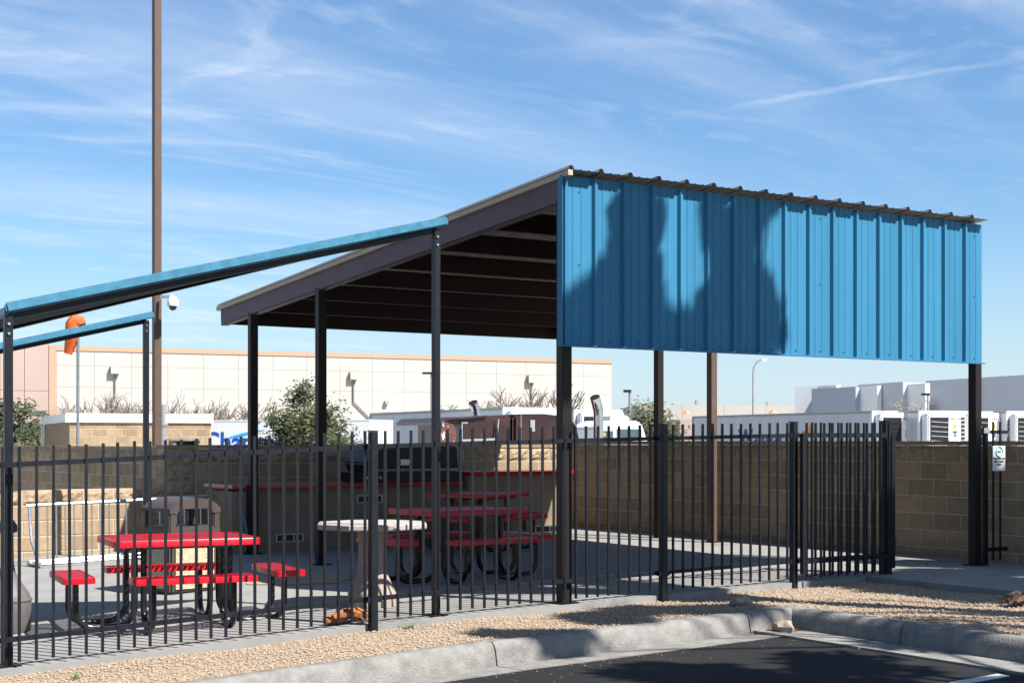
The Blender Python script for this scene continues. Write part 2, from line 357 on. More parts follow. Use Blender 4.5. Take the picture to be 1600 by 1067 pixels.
# ---------------------------------------------------------------- block walls
def block_mesh(w, h, seed=None):
    mb = MB(); b = .006; d = .06
    if seed is None:
        o = [(-w/2,0,-h/2),(w/2,0,-h/2),(w/2,0,h/2),(-w/2,0,h/2)]
        vs = [(x, d, z) for x,_,z in o]+[(x, b, z) for x,_,z in o]+[(x*(1-2*b/w), 0, z*(1-2*b/h)) for x,_,z in o]
        fs = [(i, (i+1)%4, 4+(i+1)%4, 4+i) for i in range(4)]+[(4+i, 4+(i+1)%4, 8+(i+1)%4, 8+i) for i in range(4)]+[(8,9,10,11)]
        return mb.add(vs, fs).mesh('block', blockm)
    rn = random.Random(seed); nx, nz = 6, 4; vs = []; fs = []
    for j in range(nz+1):
        for i in range(nx+1):
            e = i in (0, nx) or j in (0, nz)
            vs.append((-w/2+w*i/nx+(0 if e else rn.uniform(-.015,.015)), .004 if e else -rn.uniform(.004,.034), -h/2+h*j/nz+(0 if e else rn.uniform(-.01,.01))))
    for j in range(nz):
        for i in range(nx):
            q = j*(nx+1)+i; fs.append((q, q+1, q+nx+2, q+nx+1))
    n = len(vs); vs += [(-w/2, d, -h/2), (w/2, d, -h/2), (w/2, d, h/2), (-w/2, d, h/2)]
    c = [0, nx, (nx+1)*(nz+1)-1, (nx+1)*nz]
    fs += [(n, n+1, c[1], c[0]), (n+1, n+2, c[2], c[1]), (n+2, n+3, c[3], c[2]), (n+3, n, c[0], c[3])]
    return mb.add(vs, fs).mesh('split_block', splitm)
BW, BH, JT = .4064, .2032, .016
B_FULL = block_mesh(BW-JT, BH-JT); B_HALF = block_mesh(BW/2-JT, BH-JT)
S_FULL = [block_mesh(BW-JT, BH-JT, s) for s in range(4)]; S_HALF = [block_mesh(BW/2-JT, BH-JT, 9)]
def block_wall(name, label, p0, p1, ztop, zbase, cap=True, split=1, thick=.19, shown=None, group=None, mats=None):
    # face on the left of p0->p1 seen from the front: face normal = right-hand side of direction
    p0, p1 = Vector((*p0, 0)), Vector((*p1, 0)); d = (p1-p0); L_ = d.length; d.normalize(); ang = math.atan2(d.y, d.x)
    t = thing(name, label, 'wall', (p0.x, p0.y, zbase), ang, group)
    H = ztop-zbase-(.055 if cap else 0)
    core = MB(); core.b2((0, .007, -.3), (L_, thick, H)); core.build('mortar', mortarm, t, world=False)
    if cap:
        n = int(math.ceil(L_/BW))
        for i in range(n):
            c = MB(); x1 = min(L_, (i+1)*BW-.006); c.b2((i*BW, -.012, H+.003), (x1, thick+.012, H+.055)); c.build('cap_block', blockm, t, world=False, bevel=.004)
    k = 0; z = H
    while z > -.05:
        zc = z-BH/2; off = (k % 2)*BW/2; x = -off
        while x < L_-.02:
            a0, a1 = max(0, x), min(L_, x+BW)
            if a1-a0 > .1:
                full = a1-a0 > BW*.75
                me = (random.choice(S_FULL) if full else S_HALF[0]) if k < split else (B_FULL if full else B_HALF)
                o = link('block', me, t, ((a0+a1)/2, random.uniform(-.0015, .0015), zc))
                w = a1-a0
                if abs(w-BW) > .01 and abs(w-BW/2) > .01: o.scale.x = (w-JT)/((BW if full else BW/2)-JT)
                if mats: o.data = o.data; o.material_slots[0].link = 'OBJECT'; o.material_slots[0].material = mats
            x += BW
        z -= BH; k += 1
    return t
ZT = 1.455
# right boundary wall: runs towards the camera on the right (face looks to -x)
block_wall('block_wall', 'shaded brown concrete block wall with rough top course right of the gate', (14.0, 20.0), (14.0, 7.4), ZT, .04)
block_wall('block_wall', 'tall block wall behind the barbecue counter under the big canopy', (7.62, 20.0), (13.99, 20.0), 1.40, -.03)
block_wall('block_wall', 'dark shaded block wall running back behind the low sunlit wall', (7.55, 34.0), (7.55, 20.3), 1.375, -.9)
block_wall('block_wall', 'low sunlit cream block wall with rough top behind the bicycle rack', (-1.2, 20.0), (7.25, 20.0), .805, -.2, cap=False)
t = thing('wall_pier', 'rough block pier at the end of the tall back wall', 'pier', (7.44, 20.1, -.1))
for i in range(7):
    o = link('block', random.choice(S_FULL), t, (0, -.16, .09+i*BH)); o.rotation_euler.z = 0
    o = link('block', random.choice(S_FULL), t, (-.19, .04, .09+i*BH)); o.rotation_euler.z = R(-90)
MB().b2((7.26, 19.96, -.3), (7.62, 20.32, 1.345)).build('core', mortarm, t)
MB().b2((7.23, 19.90, 1.348), (7.64, 20.34, 1.40)).build('cap', blockm, t, bevel=.006)

# ---------------------------------------------------------------- steel fence
FB = 10.985
def fz(a):
    P = ((-5, -.36), (2, -.178), (3.41, -.117), (5.74, -.015), (7.9, .037), (10.5, .088), (12, .092))
    for (x0, z0), (x1, z1) in zip(P, P[1:]):
        if a <= x1: return z0+(z1-z0)*(a-x0)/(x1-x0)
    return P[-1][1]
PH = 1.55
PICK = MB().b2((-.0095, -.0095, 0), (.0095, .0095, PH)).mesh('picket', fencem)
def rail(mb, a0, a1, b, zo, h=.036, w=.034):
    n = max(1, int((a1-a0)/.6))
    for i in range(n):
        x0, x1 = a0+(a1-a0)*i/n, a0+(a1-a0)*(i+1)/n
        mb.beam((x0, b, fz(x0)+zo), (x1, b, fz(x1)+zo), w, h)
def fence_panel(label, a0, a1, b, start, step=.1215, name='picket_fence', rails=(.165, PH-.128)):
    t = thing(name, label, 'fence', (a0, b, fz(a0)-.05), 0, 'steel picket fence along the patio edge')
    for zo in rails:
        m = MB(); rail(m, a0, a1, b+.0, zo); m.build('rail', fencem, t)
    a = start
    while a < a1-.02:
        if a > a0+.02:
            pk = link('picket', PICK, t, Vector((a, b-.018, fz(a)+random.uniform(-.004,.004)))-root_off(t)); pk.rotation_euler = (random.gauss(0, .002), random.gauss(0, .0025), 0)
        a += step
    return t
def fence_post(label, a, b, top, w=.064, cap=True):
    t = thing('fence_post', label, 'post', (a, b, fz(a)-.10), 0, 'square fence posts')
    MB().b2((a-w/2, b-w/2, fz(a)-.12), (a+w/2, b+w/2, top)).build('tube', fencem, t, bevel=.004)
    if cap: MB().b2((a-w/2-.003, b-w/2-.003, top+.001), (a+w/2+.003, b+w/2+.003, top+.012)).build('cap', fencem, t)
    for z in (fz(a)+.165, fz(a)+PH-.128):
        MB().b2((a-w/2-.03, b-.024, z-.024), (a+w/2+.03, b+.024, z+.024)).build('bracket', fencem, t)
    return t
fence_panel('long black picket fence panel in front of the sunlit red table', -2.0, 5.70, FB, 2.885-.1215*40)
fence_panel('black picket fence panel in front of the octagonal stone table', 5.78, 8.74, FB, 5.865)
fence_panel('black picket fence panel between the canopy corner post and the open gate', 8.84, 10.44, FB, 8.93, .1215)
fence_panel('short fixed fence panel behind the folded gate leaf', 10.54, 11.76, FB+.05, 10.70)
fence_post('tall black fence post beside the octagonal stone table', 5.74, FB-.045, 1.53)
fence_post('black fence post right of the canopy corner post', 8.79, FB-.045, 1.60)
fence_post('black fence post where the folded gate leaf ends', 10.49, FB, 1.635)
fence_post('thick black gate post at the gate opening', 11.83, FB+.03, 1.655, .10)
t = thing('gate_leaf', 'black picket gate leaf folded back open against the fence', 'gate', (10.55, FB-.10, fz(10.5)), 0)
gb = FB-.09
for nm, a in (('stile', 10.535), ('stile', 11.80)):
    MB().b2((a-.024, gb-.022, fz(a)+.04), (a+.024, gb+.022, fz(a)+PH-.11)).build(nm, fencem, t)
for zo in (.165, PH-.128):
    m = MB(); rail(m, 10.56, 11.776, gb, zo, .045); m.build('rail', fencem, t)
for i in range(10):
    a = 10.64+i*.1215; link('picket', PICK, t, Vector((a, gb-.018, fz(a)))-root_off(t))
for z in (.35, 1.30): MB().tube([(11.86, gb+.03, z), (11.86, gb+.03, z+.09)], .018).build('hinge', fencem, t)
# short filler between the right canopy post and the wall, with its sign
t = thing('fence_filler', 'short black fence piece beside the right canopy post holding the sign', 'fence', (13.6, 11.2, .08))
MB().b2((13.50, 11.09, .06), (13.545, 11.135, 1.62)).build('post', fencem, t)
for a in (13.64, 13.76): link('picket', PICK, t, Vector((a, 11.10, .12))-root_off(t))
for z in (.24, 1.555): MB().b2((13.55, 11.105, z-.02), (13.90, 11.14, z+.02)).build('rail', fencem, t)
MB().b2((13.44, 11.06, 1.54), (13.54, 11.12, 1.60)).build('latch', zinc, t)
t = thing('sign', 'small white smoking area sign with green ring beside the gate', 'sign', (13.70, 11.07, 1.12))
MB().b2((13.595, 11.068, 1.12), (13.805, 11.074, 1.40)).build('plate', whitep, t)
ring = MB(); pts = [(13.70+.055*math.cos(k*math.pi/12), 11.064, 1.335+.055*math.sin(k*math.pi/12)) for k in range(25)]
ring.tube(pts, .006, 6); ring.build('ring', txtgreen, t)
MB().b2((13.67, 11.0625, 1.33), (13.73, 11.066, 1.342)).build('cigarette', txtblack, t)
for i, (s, sz) in enumerate((('DESIGNATED', .033), ('SMOKING', .036), ('AREA', .036))):
    text_part('lettering', s, sz, txtblack, t, Matrix.Translation(Vector((13.70, 11.066, 1.247-i*.033))-root_off(t)) @ Matrix.Rotation(R(90), 4, 'X'), .001, .0008)

# ---------------------------------------------------------------- big canopy
A0, A1 = 7.70, 13.26
RB0, RB1 = 10.875, 19.15                        # roof edges (high front, low back)
def rz_(b): return 3.838-(b-11.08)*(3.838-3.255)/(19.09-11.08)   # roof surface height
T = thing('steel_canopy', 'large open steel canopy with sloped roof and blue ribbed metal front panel', 'canopy', (7.75, 11.07, 0))
for (a, b) in ((7.75, 11.07), (7.75, 16.10), (7.75, 18.12), (13.36, 11.12), (13.40, 15.62), (13.40, 16.78)):
    w = .052; zt = rz_(b)-.20
    o = MB().b2((a-w, b-w, gz(a)+.012), (a+w, b+w, zt)).build('post', brownpole if abs(b-15.62) < .1 else postm, T, bevel=.004)
    if abs(b-15.62) < .1: o['label'] = 'brown painted rear post of the canopy'
    MB().b2((a-.10, b-.10, gz(a)+.002), (a+.10, b+.10, gz(a)+.014)).build('base_plate', blackm, o)
for a, nm in ((A0, 'rake_beam'), (A1-.03, 'rake_beam')):
    m = MB(); m.beam((a+.02, 11.03, rz_(11.03)-.135), (a+.02, 19.09, rz_(19.09)-.135), .04, .205); 
    r_ = m.build(nm, fasciam, T)
    for s in (-.225,): 
        m = MB(); m.beam((a+.05, 11.03, rz_(11.03)-.235), (a+.05, 19.09, rz_(19.09)-.235), .10, .008); m.build('flange', fasciam, r_)
    b_ = 10.88 if a < 9 else 11.02
    m = MB(); m.beam((a-.012, b_, rz_(b_)-.006), (a-.012, 19.16, rz_(19.16)-.006), .05, .050); m.build('rake_trim', tanm, T)
for i in range(8):
    b = 11.25+i*1.105 if i < 7 else 19.04
    z = rz_(b)-.035
    m = MB(); m.b2((A0+.05, b-.003, z-.185), (A1-.05, b+.003, z)); m.b2((A0+.05, b-.003, z-.189), (A1-.05, b+.065, z-.182)); m.b2((A0+.05, b-.065, z-.004), (A1-.05, b+.003, z))
    m.build('purlin', purlinm, T)
RIBN = 17; RP = (A1-A0+.10)/RIBN
def sheet_profile(x0, n):                      # rib profile along x: (x, height)
    pr = []
    for i in range(n):
        c = x0+i*RP
        pr += [(c, .0), (c+.012, .0), (c+.030, .034), (c+.058, .034), (c+.076, .0)]
        for q in (.38, .66): pr += [(c+RP*q, 0), (c+RP*q+.012, .006), (c+RP*q+.024, .006), (c+RP*q+.036, 0)]
    pr.append((x0+n*RP, 0)); return pr
def ribbed(x0, n, f0, f1, mat, nm, parent, up):  # f0/f1: functions height->point
    pr = sheet_profile(x0, n); v = []; f = []
    for fn in (f0, f1):
        for x, h in pr: v.append(fn(x, h))
    k = len(pr)
    for i in range(k-1): f.append((i, i+1, k+i+1, k+i) if not up else (i, k+i, k+i+1, i+1))
    mb = MB(); mb.add(v, f); o = mb.build(nm, mat, parent)
    return o
groups = [3, 3, 3, 3, 3, 2]; i0 = 0
for n in groups:
    x0 = A0-.05+i0*RP
    ribbed(x0, n, lambda x, h: (x, RB0, rz_(RB0)+.022+h), lambda x, h: (x, RB1, rz_(RB1)+.022+h), galv, 'roof_sheet', T, True)
    ribbed(x0, n, lambda x, h: (x, 10.985-h, 2.315), lambda x, h: (x, 10.985-h, rz_(10.98)-.012), bluem, 'front_sheet', T, False)
    i0 += n
MB().b2((A0-.052, 10.935, 2.300), (A1+.055, 11.0, 2.312)).build('bottom_trim', bluem, T)
MB().b2((A0-.056, 10.945, 2.305), (A0-.051, 11.02, rz_(11)-.03)).build('corner_trim', bluem, T)
for z in (2.42, 3.05, 3.70): MB().b2((A0+.05, 10.99, z-.04), (A1-.03, 11.018, z+.04)).build('girt', purlinm, T)
sc = MB()
for i in range(RIBN):
    for z in (2.36, 3.04, 3.70) if i in (0, 9, 16) else (2.36,):
        for q in (.10, .52): sc.tube([(A0-.05+i*RP+RP*q+.03, 10.984, z), (A0-.05+i*RP+RP*q+.03, 10.976, z)], .0055, 6)
tag(sc.build('screw', blackm, T), kind='stuff')

# ---------------------------------------------------------------- blue fabric shade sails on the left
def shade_sail(label, A, B, C, pw, hem):
    # A: high front corner, B: low front corner, C: rear corner; fabric stretched over a tube frame on three posts
    A, B, C = Vector(A), Vector(B), Vector(C)
    t = thing('shade_sail', label, 'shade sail', (A.x, A.y, gz(A.x)), 0, 'triangular blue shade sails')
    n = 10; v = []; f = []; idx = {}
    for i in range(n+1):
        for j in range(n+1-i):
            a, b = i/n, j/n; c = 1-a-b; p = A*a+B*b+C*c; p.z -= .10*(a*b*c)*27*.35; idx[(i, j)] = len(v); v.append(tuple(p))
    for i in range(n):
        for j in range(n-i):
            f.append((idx[(i,j)], idx[(i+1,j)], idx[(i,j+1)]))
            if j < n-i-1: f.append((idx[(i+1,j)], idx[(i+1,j+1)], idx[(i,j+1)]))
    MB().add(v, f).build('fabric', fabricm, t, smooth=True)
    e = (B-A).normalized()
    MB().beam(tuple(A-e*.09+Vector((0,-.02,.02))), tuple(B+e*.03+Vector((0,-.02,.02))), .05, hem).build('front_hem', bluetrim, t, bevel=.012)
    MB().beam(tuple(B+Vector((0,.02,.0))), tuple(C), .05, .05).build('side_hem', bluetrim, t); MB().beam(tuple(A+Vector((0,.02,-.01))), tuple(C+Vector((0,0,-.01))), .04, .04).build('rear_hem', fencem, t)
    MB().beam(tuple(A+Vector((0,.03,-.05))), tuple(B+Vector((0,.03,-.05))), .045, .045).build('frame_tube', fencem, t)
    for P in (A, B, C):
        a, b = P.x, P.y+.02
        p = MB().b2((a-pw, b-pw, gz(a)), (a+pw, b+pw, P.z-.035)).build('post', fencem, t, bevel=.003)
        MB().b2((a-.08, b-.08, gz(a)+.002), (a+.08, b+.08, gz(a)+.012)).build('base_plate', blackm, p)
        for dz in (.10, .17): MB().tube([(a-pw*.1, b-pw, P.z-dz), (a-pw*.1, b-pw-.012, P.z-dz)], .010, 8).build('bolt', zinc, p)
    return t
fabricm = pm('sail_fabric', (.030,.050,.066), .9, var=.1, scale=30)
shade_sail('blue hemmed shade sail rising to the right above the red table', (6.43, 11.08, 3.30), (2.84, 11.08, 2.40), (3.10, 14.4, 2.36), .029, .075)
shade_sail('smaller blue hemmed shade sail further back on the left', (6.43, 18.42, 3.02), (2.2, 18.42, 1.98), (2.2, 19.6, 1.95), .033, .085)

# ---------------------------------------------------------------- picnic tables
def expanded(mb, lx, ly, z, pitch=.05, w=.012, th=.012):
    # expanded metal: two families of slanting strands
    sl = .55
    for sgn in (1, -1):
        n = int((lx+ly/sl)/pitch)+2
        for i in range(-n, n+1):
            x0 = i*pitch; pts = []
            # line x = x0 + sgn*y*k
            k = sgn/ (1/sl)
            ya, yb = -ly/2, ly/2
            xa, xb = x0+k*ya, x0+k*yb
            if xa == xb: continue
            t0, t1 = 0, 1
            for lo, hi in ((-lx/2, lx/2),):
                ta, tb = (lo-xa)/(xb-xa), (hi-xa)/(xb-xa)
                if ta > tb: ta, tb = tb, ta
                t0, t1 = max(t0, ta), min(t1, tb)
            if t1-t0 < .02: continue
            p = (xa+(xb-xa)*t0, ya+(yb-ya)*t0, z); q = (xa+(xb-xa)*t1, ya+(yb-ya)*t1, z)
            mb.beam(p, q, w, th)
def rim(mb, lx, ly, z0, z1, cr=.06, w=.02):
    pts = []
    for cx, cy, a0 in ((lx/2-cr, ly/2-cr, 0), (-lx/2+cr, ly/2-cr, 90), (-lx/2+cr, -ly/2+cr, 180), (lx/2-cr, -ly/2+cr, 270)):
        for k in range(5): pts.append((cx+cr*math.cos(R(a0+k*22.5)), cy+cr*math.sin(R(a0+k*22.5))))
    n = len(pts); v = []; f = []
    for x, y in pts:
        l = math.hypot(x, y); ix, iy = x-x/l*w, y-y/l*w
        v += [(x, y, z0), (x, y, z1-.006), (x*(1-.006/l), y*(1-.006/l), z1), (ix, iy, z1), (ix, iy, z0)]
    for i in range(n):
        j = (i+1) % n
        for k in range(5): f.append((i*5+k, j*5+k, j*5+(k+1)%5, i*5+(k+1)%5))
    mb.add(v, f)
def picnic_table(label, loc, rz, red=None, group='red coated metal picnic tables'):
    red = red or redm
    t = thing('picnic_table', label, 'table', loc, rz, group); H, h = .745, .455
    m = MB(); expanded(m, 1.20, .90, H-.012); top = m.build('top_mesh', red, t, world=False)
    m = MB(); rim(m, 1.22, .92, H-.055, H); m.build('top_rim', red, top, smooth=True, world=False)
    seats = (((0, -.63), 1.02, .26), ((0, .63), 1.02, .26), ((-.88, 0), .26, .86), ((.88, 0), .26, .86))
    for (sx, sy), lx, ly in seats:
        m = MB(); expanded(m, lx-.02, ly-.02, h-.01, .045, .014)
        for vv in range(len(m.v)): m.v[vv] = (m.v[vv][0]+sx, m.v[vv][1]+sy, m.v[vv][2])
        s = m.build('bench_mesh', red, t, world=False)
        m = MB(); rim(m, lx, ly, h-.05, h, .035, .016)
        for vv in range(len(m.v)): m.v[vv] = (m.v[vv][0]+sx, m.v[vv][1]+sy, m.v[vv][2])
        m.build('bench_rim', red, s, smooth=True, world=False)
        along_x = sy != 0
        for e in (-.33, .33) if along_x else (-.20, .20):
            # one bent tube: down from the top, out along the ground, up to the bench
            sg = (1 if sy > 0 else -1) if along_x else (1 if sx > 0 else -1)
            i0 = .22 if along_x else .40; o0 = (.63 if along_x else .88)
            prof = [(i0, H-.05), (i0, .30)]
            for k in range(7): an = R(180+k*15); prof.append((i0+.16+.16*math.cos(an), .19+.165*math.sin(an)))
            for k in range(7): an = R(270+k*15); prof.append((o0-.14+.14*math.cos(an), .165+.14*math.sin(an)))
            prof += [(o0, .24), (o0, h-.04)]
            pts = [((e, sg*r_, z) if along_x else (sg*r_, e, z)) for r_, z in prof]
            MB().tube(pts, .027, 10).build('leg', legm, t, smooth=True, world=False)
    m = MB(); m.box((0, 0, H-.07), (1.05, .05, .03)); m.box((0, .25, H-.07), (1.0, .04, .03)); m.box((0, -.25, H-.07), (1.0, .04, .03)); m.build('top_brace', legm, t, world=False)
    return t
picnic_table('bright red sunlit picnic table with four attached benches', (4.57, 12.30, gz(4.57)), R(-8.5))
picnic_table('red picnic table in canopy shade just behind the octagonal stone table', (8.14, 13.58, gz(8.14)), R(3))
picnic_table('red picnic table deep in canopy shade near the barbecue counter', (10.30, 16.65, gz(10.3)), R(28))

# ---------------------------------------------------------------- patio furniture
cx, cy = 6.35, 12.12; z0 = gz(cx)
t = thing('stone_table', 'pale octagonal stone table on flared pedestal behind the fence', 'table', (cx, cy, z0), R(-5))
MB().lathe([(.505,.702),(.525,.706),(.53,.714),(.53,.748),(.525,.755),(.51,.757)], 8, (0,0,0)).build('table_top', stonem, t, world=False)
MB().lathe([(.235,0),(.235,.05),(.22,.12),(.17,.22),(.135,.30),(.125,.42),(.125,.60),(.15,.70)], 28).build('pedestal', stonedk, t, smooth=True, world=False)

t = thing('litter_bin', 'brown domed litter bin with pebble panels behind the red table', 'bin', (5.47, 14.62, gz(5.47)), R(8))
MB().b2((-.27,-.27,.0), (.27,.27,.60)).build('body', brownpl, t, world=False, bevel=.02)
for k in range(4):
    mm = Matrix.Rotation(R(90*k), 4, 'Z'); MB().add(*(lambda mb: (mb.v, mb.f))(MB().b2((-.215,-.285,.045), (.215,-.262,.585))), mm).build('pebble_panel', aggm, t, world=False)
# dome lid: arched shell on four corner piers with an opening each side
lid = MB(); n = 14; prof = []
for k in range(n+1):
    x = -.285+.57*k/n; prof.append((x, .80+.155*math.sqrt(max(0, 1-(x/.30)**2))))
lid.prism(prof+[(x, z-.028) for x, z in reversed(prof)], -.285, .285)
L_ = lid.build('lid', brownpl, t, smooth=True, world=False)
for sx in (-1, 1):
    for sy in (-1, 1): MB().b2((sx*.285, sy*.285, .60), (sx*.21, sy*.21, .84)).build('lid_pier', brownpl, L_, world=False, bevel=.012)
MB().b2((-.29,-.29,.585), (.29,.29,.665)).build('lid_collar', brownpl, L_, world=False, bevel=.015)
for sy in (-1, 1):                             # arch fillets over front and back openings
    pr = [(-.285,.80)]+[(-.285+.57*k/12, .80+.150*math.sqrt(max(0, 1-((-.285+.57*k/12)/.30)**2))) for k in range(13)]+[(.285,.80),(.20,.80),(.17,.845),(-.17,.845),(-.20,.80)]
    MB().prism(pr, sy*.28-.012, sy*.28+.012).build('lid_arch', brownpl, L_, world=False)
MB().b2((-.20,-.20,.60),(.20,.20,.64)).build('liner', grillem, L_, world=False)

def smoker_post(label, a, b, s):
    t = thing('ash_receptacle', label, 'ash bin', (a, b, gz(a)), 0, 'bottle shaped ash bins')
    MB().lathe([(.185*s,0),(.20*s,.02),(.205*s,.26),(.20*s,.29),(.185*s,.33),(.12*s,.42),(.07*s,.50),(.055*s,.58),(.05*s,.86)], 24).build('body', greypl, t, smooth=True, world=False)
    MB().lathe([(.206*s,.262),(.212*s,.268),(.212*s,.282),(.206*s,.288)], 24).build('seam_ring', greypl, t, smooth=True, world=False)
    MB().lathe([(.06*s,.84),(.085*s,.85),(.085*s,.90),(.06*s,.94),(.03*s,.965)], 18).build('cap', brownpl, t, smooth=True, world=False)
smoker_post('grey bottle shaped ash bin partly hidden by the left shade post', 3.30, 12.92, .95)
smoker_post('grey bottle shaped ash bin cut by the left picture edge', 3.02, 12.85, 1.05)

t = thing('bicycle_rack', 'galvanised tube bicycle rack in front of the low sunlit wall', 'rack', (5.1, 18.6, gz(5.1)))
x0, x1, yb, yf = 5.08, 7.55, 18.85, 18.30
zr = lambda a: gz(a)
for x in (x0, x1):
    MB().tube([(x, yf, zr(x)+.025), (x, yf+.1, zr(x)+.03), (x, yb-.12, zr(x)+.30), (x, yb-.02, zr(x)+.62), (x, yb, zr(x)+.74)], .022, 8).build('end_frame', zinc, t, smooth=True)
    MB().tube([(x, yf, zr(x)+.022), (x, yb+.05, zr(x)+.022)], .022, 8).build('foot', zinc, t)
MB().tube([(x0-.04, yb, zr(x0)+.74), (x1+.04, yb, zr(x1)+.74)], .023, 8).build('top_rail', zinc, t, smooth=True)
for y, z in ((yb-.02, .05), (yf, .05), (18.58, .055)): MB().tube([(x0, y, zr(x0)+z), (x1, y, zr(x1)+z)], .015, 8).build('bottom_rail', zinc, t, smooth=True)
k = 0; x = x0+.11
while x < x1-.05:
    MB().tube([(x, yb-.0, zr(x)+.74), (x, yb-.02, zr(x)+.05)], .010, 6).build('bar', zinc, t); x += .112

# barbecue counter
t = thing('barbecue_counter', 'tan stucco barbecue counter with red tops under the canopy', 'counter', (8.0, 18.4, gz(8)))
MB().b2((7.75, 18.30, -.05), (11.02, 19.1, .835)).build('low_base', stuccom, t)
MB().b2((7.50, 18.22, -.05), (7.70, 19.1, .80)).build('end_pier', stuccom, t)
MB().b2((7.48, 18.16, .838), (11.0, 19.15, .885)).build('low_top', redworn, t, bevel=.008)
MB().b2((11.03, 18.10, -.02), (12.72, 18.9, .965)).build('bar_base', stuccom, t)
MB().b2((10.99, 18.0, .968), (12.80, 18.95, 1.02)).build('bar_top', redworn, t, bevel=.008)
for x in (8.35, 9.55, 12.35):
    z = .17 if x != 9.55 else .66
    f_ = MB().b2((x-.20, 18.288 if x < 11 else 18.088, z-.055), (x+.20, 18.299 if x < 11 else 18.099, z+.055)).build('vent_frame', zinc, t)
    for k in range(3): MB().b2((x-.18+k*.125, 18.280 if x < 11 else 18.080, z-.04), (x-.08+k*.125, 18.2875 if x < 11 else 18.0875, z+.04)).build('louvre', grillem, f_)
t = thing('barbecue_grill', 'big black barbecue grill built on the low counter', 'grill', (10.0, 18.5, .89))
MB().b2((9.42, 18.20, .89), (10.97, 19.0, 1.02)).build('firebox', blackm, t, bevel=.01)
MB().prism([(9.55, 1.022), (9.50, 1.15), (9.57, 1.36), (9.70, 1.42), (10.85, 1.42), (10.95, 1.36), (10.96, 1.022)], 18.28, 18.98).build('hood', blackm, t, bevel=.02)
MB().tube([(9.62, 18.20, 1.05), (10.88, 18.20, 1.05)], .022, 8).build('handle', zinc, t, smooth=True)
MB().b2((10.02, 18.268, 1.12), (10.20, 18.279, 1.20)).build('name_plate', whitep, t)
for k in range(5): MB().tube([(9.44+k*.05, 18.19, .955), (9.44+k*.05, 18.15, .955)], .015, 8).build('knob', zinc, t)
# garden hose leaning on the counter end
pts = [P3(366, 772, 19.4), P3(372, 775, 19.4), P3(378, 800, 19.35), P3(386, 830, 19.3), P3(380, 848, 19.3), P3(360, 850, 19.3)]
o = MB().tube([tuple(p) for p in pts], .012, 6).build('hose', pm('blue_hose', (.04,.16,.27), .5)); tag(o, 'blue hose hanging at the left end of the barbecue counter', 'hose')

# rocks, fallen fronds, weeds
def rock(label, a, b, s, dz, seed):
    rn = random.Random(seed); import bmesh
    bm = bmesh.new(); bmesh.ops.create_icosphere(bm, subdivisions=2, radius=s)
    for vv in bm.verts:
        d = rn.uniform(.72, 1.12); vv.co = Vector((vv.co.x*1.3*d, vv.co.y*d, vv.co.z*.85*d))
        vv.co.x = round(vv.co.x/(s*.35))*s*.35*.5+vv.co.x*.5
    me = bpy.data.meshes.new('rock'); bm.to_mesh(me); bm.free(); me.materials.append(rockm)
    o = link('rock', me, None, (a, b, gz(a)+dz+s*.45)); tag(o, label, 'rock', 'loose rocks by the kerb'); o.rotation_euler = (.2, .1, seed)
rock('pale rock on the gravel behind the kerb corner', 9.05, 10.15, .085, GR, 3)
rock('pale rock lying in the gutter at the kerb corner', 8.98, 9.52, .085, -.21, 8)
def frond(name, label, a, b, n, L_, mat, seed, dz=.01, w=.05):
    rn = random.Random(seed); mb = MB()
    for i in range(n):
        an = rn.uniform(-.5, .5)+(math.pi if rn.random() < .3 else 0); l = L_*rn.uniform(.5, 1)
        p = Vector((a+rn.uniform(-.12,.12), b+rn.uniform(-.06,.06), 0)); pts = []
        for k in range(6):
            q = p+Vector((math.cos(an), math.sin(an)*.5, 0))*(l*(k/5-.5))
            pts.append((q.x, q.y, gz(q.x)+dz+.02+rn.uniform(.0,.05)+.05*math.sin(k/5*math.pi)*rn.random()))
        mb.tube(pts, [w*.3, w*.6, w*rn.uniform(.6,1), w*.8, w*.5, w*.15], 5)
    tag(mb.build(name, mat), label, 'frond')
frond('dead_palm_boot', 'curled orange brown dead palm pieces lying inside the fence', 5.62, 11.22, 9, .42, deadm, 4, 0, .045)
frond('dead_palm_boot', 'dark dried palm piece lying on the gravel at the right edge', 10.98, 8.62, 6, .34, deadm2, 6, GR, .05)
def weed(label, a, b, s, seed):
    rn = random.Random(seed); mb = MB()
    for i in range(16):
        an = rn.random()*6.28; l = s*rn.uniform(.5, 1); h = l*rn.uniform(.3, .9); z = gz(a)+GR
        p = Vector((a, b, z)); q = p+Vector((math.cos(an)*l, math.sin(an)*l, h)); m_ = (p+q)/2+Vector((0,0,h*.3)); w = Vector((-math.sin(an), math.cos(an), 0))*s*.08
        mb.add([tuple(p), tuple(m_-w), tuple(q), tuple(m_+w)], [(0,1,2,3)])
    tag(mb.build('weed', pm('weed_green', (.09,.17,.04), .6, var=.3)), label, 'weed')
weed('small green weed in the gravel at lower left', 3.15, 10.5, .07, 1); weed('flat green weed by the patio edge', 6.05, 10.88, .08, 2)
mb = MB()                                      # litter of dry leaves along the gutter and kerb corner
rn = random.Random(5)
for i in range(420):
    if i < 220: a = 9.0+rn.gauss(0, .16); b = KB(8.6)-.27+rn.gauss(0, .08); z = gz(a)-.205
    else: a = rn.uniform(8.5, 13.6); b = rn.uniform(11.1, 12.2) if i < 320 else 18.6+rn.gauss(0, .5); z = gz(a)+.004
    if a > 9.24 and i < 220: continue
    s = rn.uniform(.008, .022); an = rn.random()*6.28; c, d = math.cos(an)*s, math.sin(an)*s
    mb.add([(a+c, b+d, z+.004), (a-d*.5, b+c*.5, z+rn.uniform(.004,.014)), (a-c, b-d, z+.004), (a+d*.5, b-c*.5, z+rn.uniform(.004,.014))], [(0,1,2,3)])
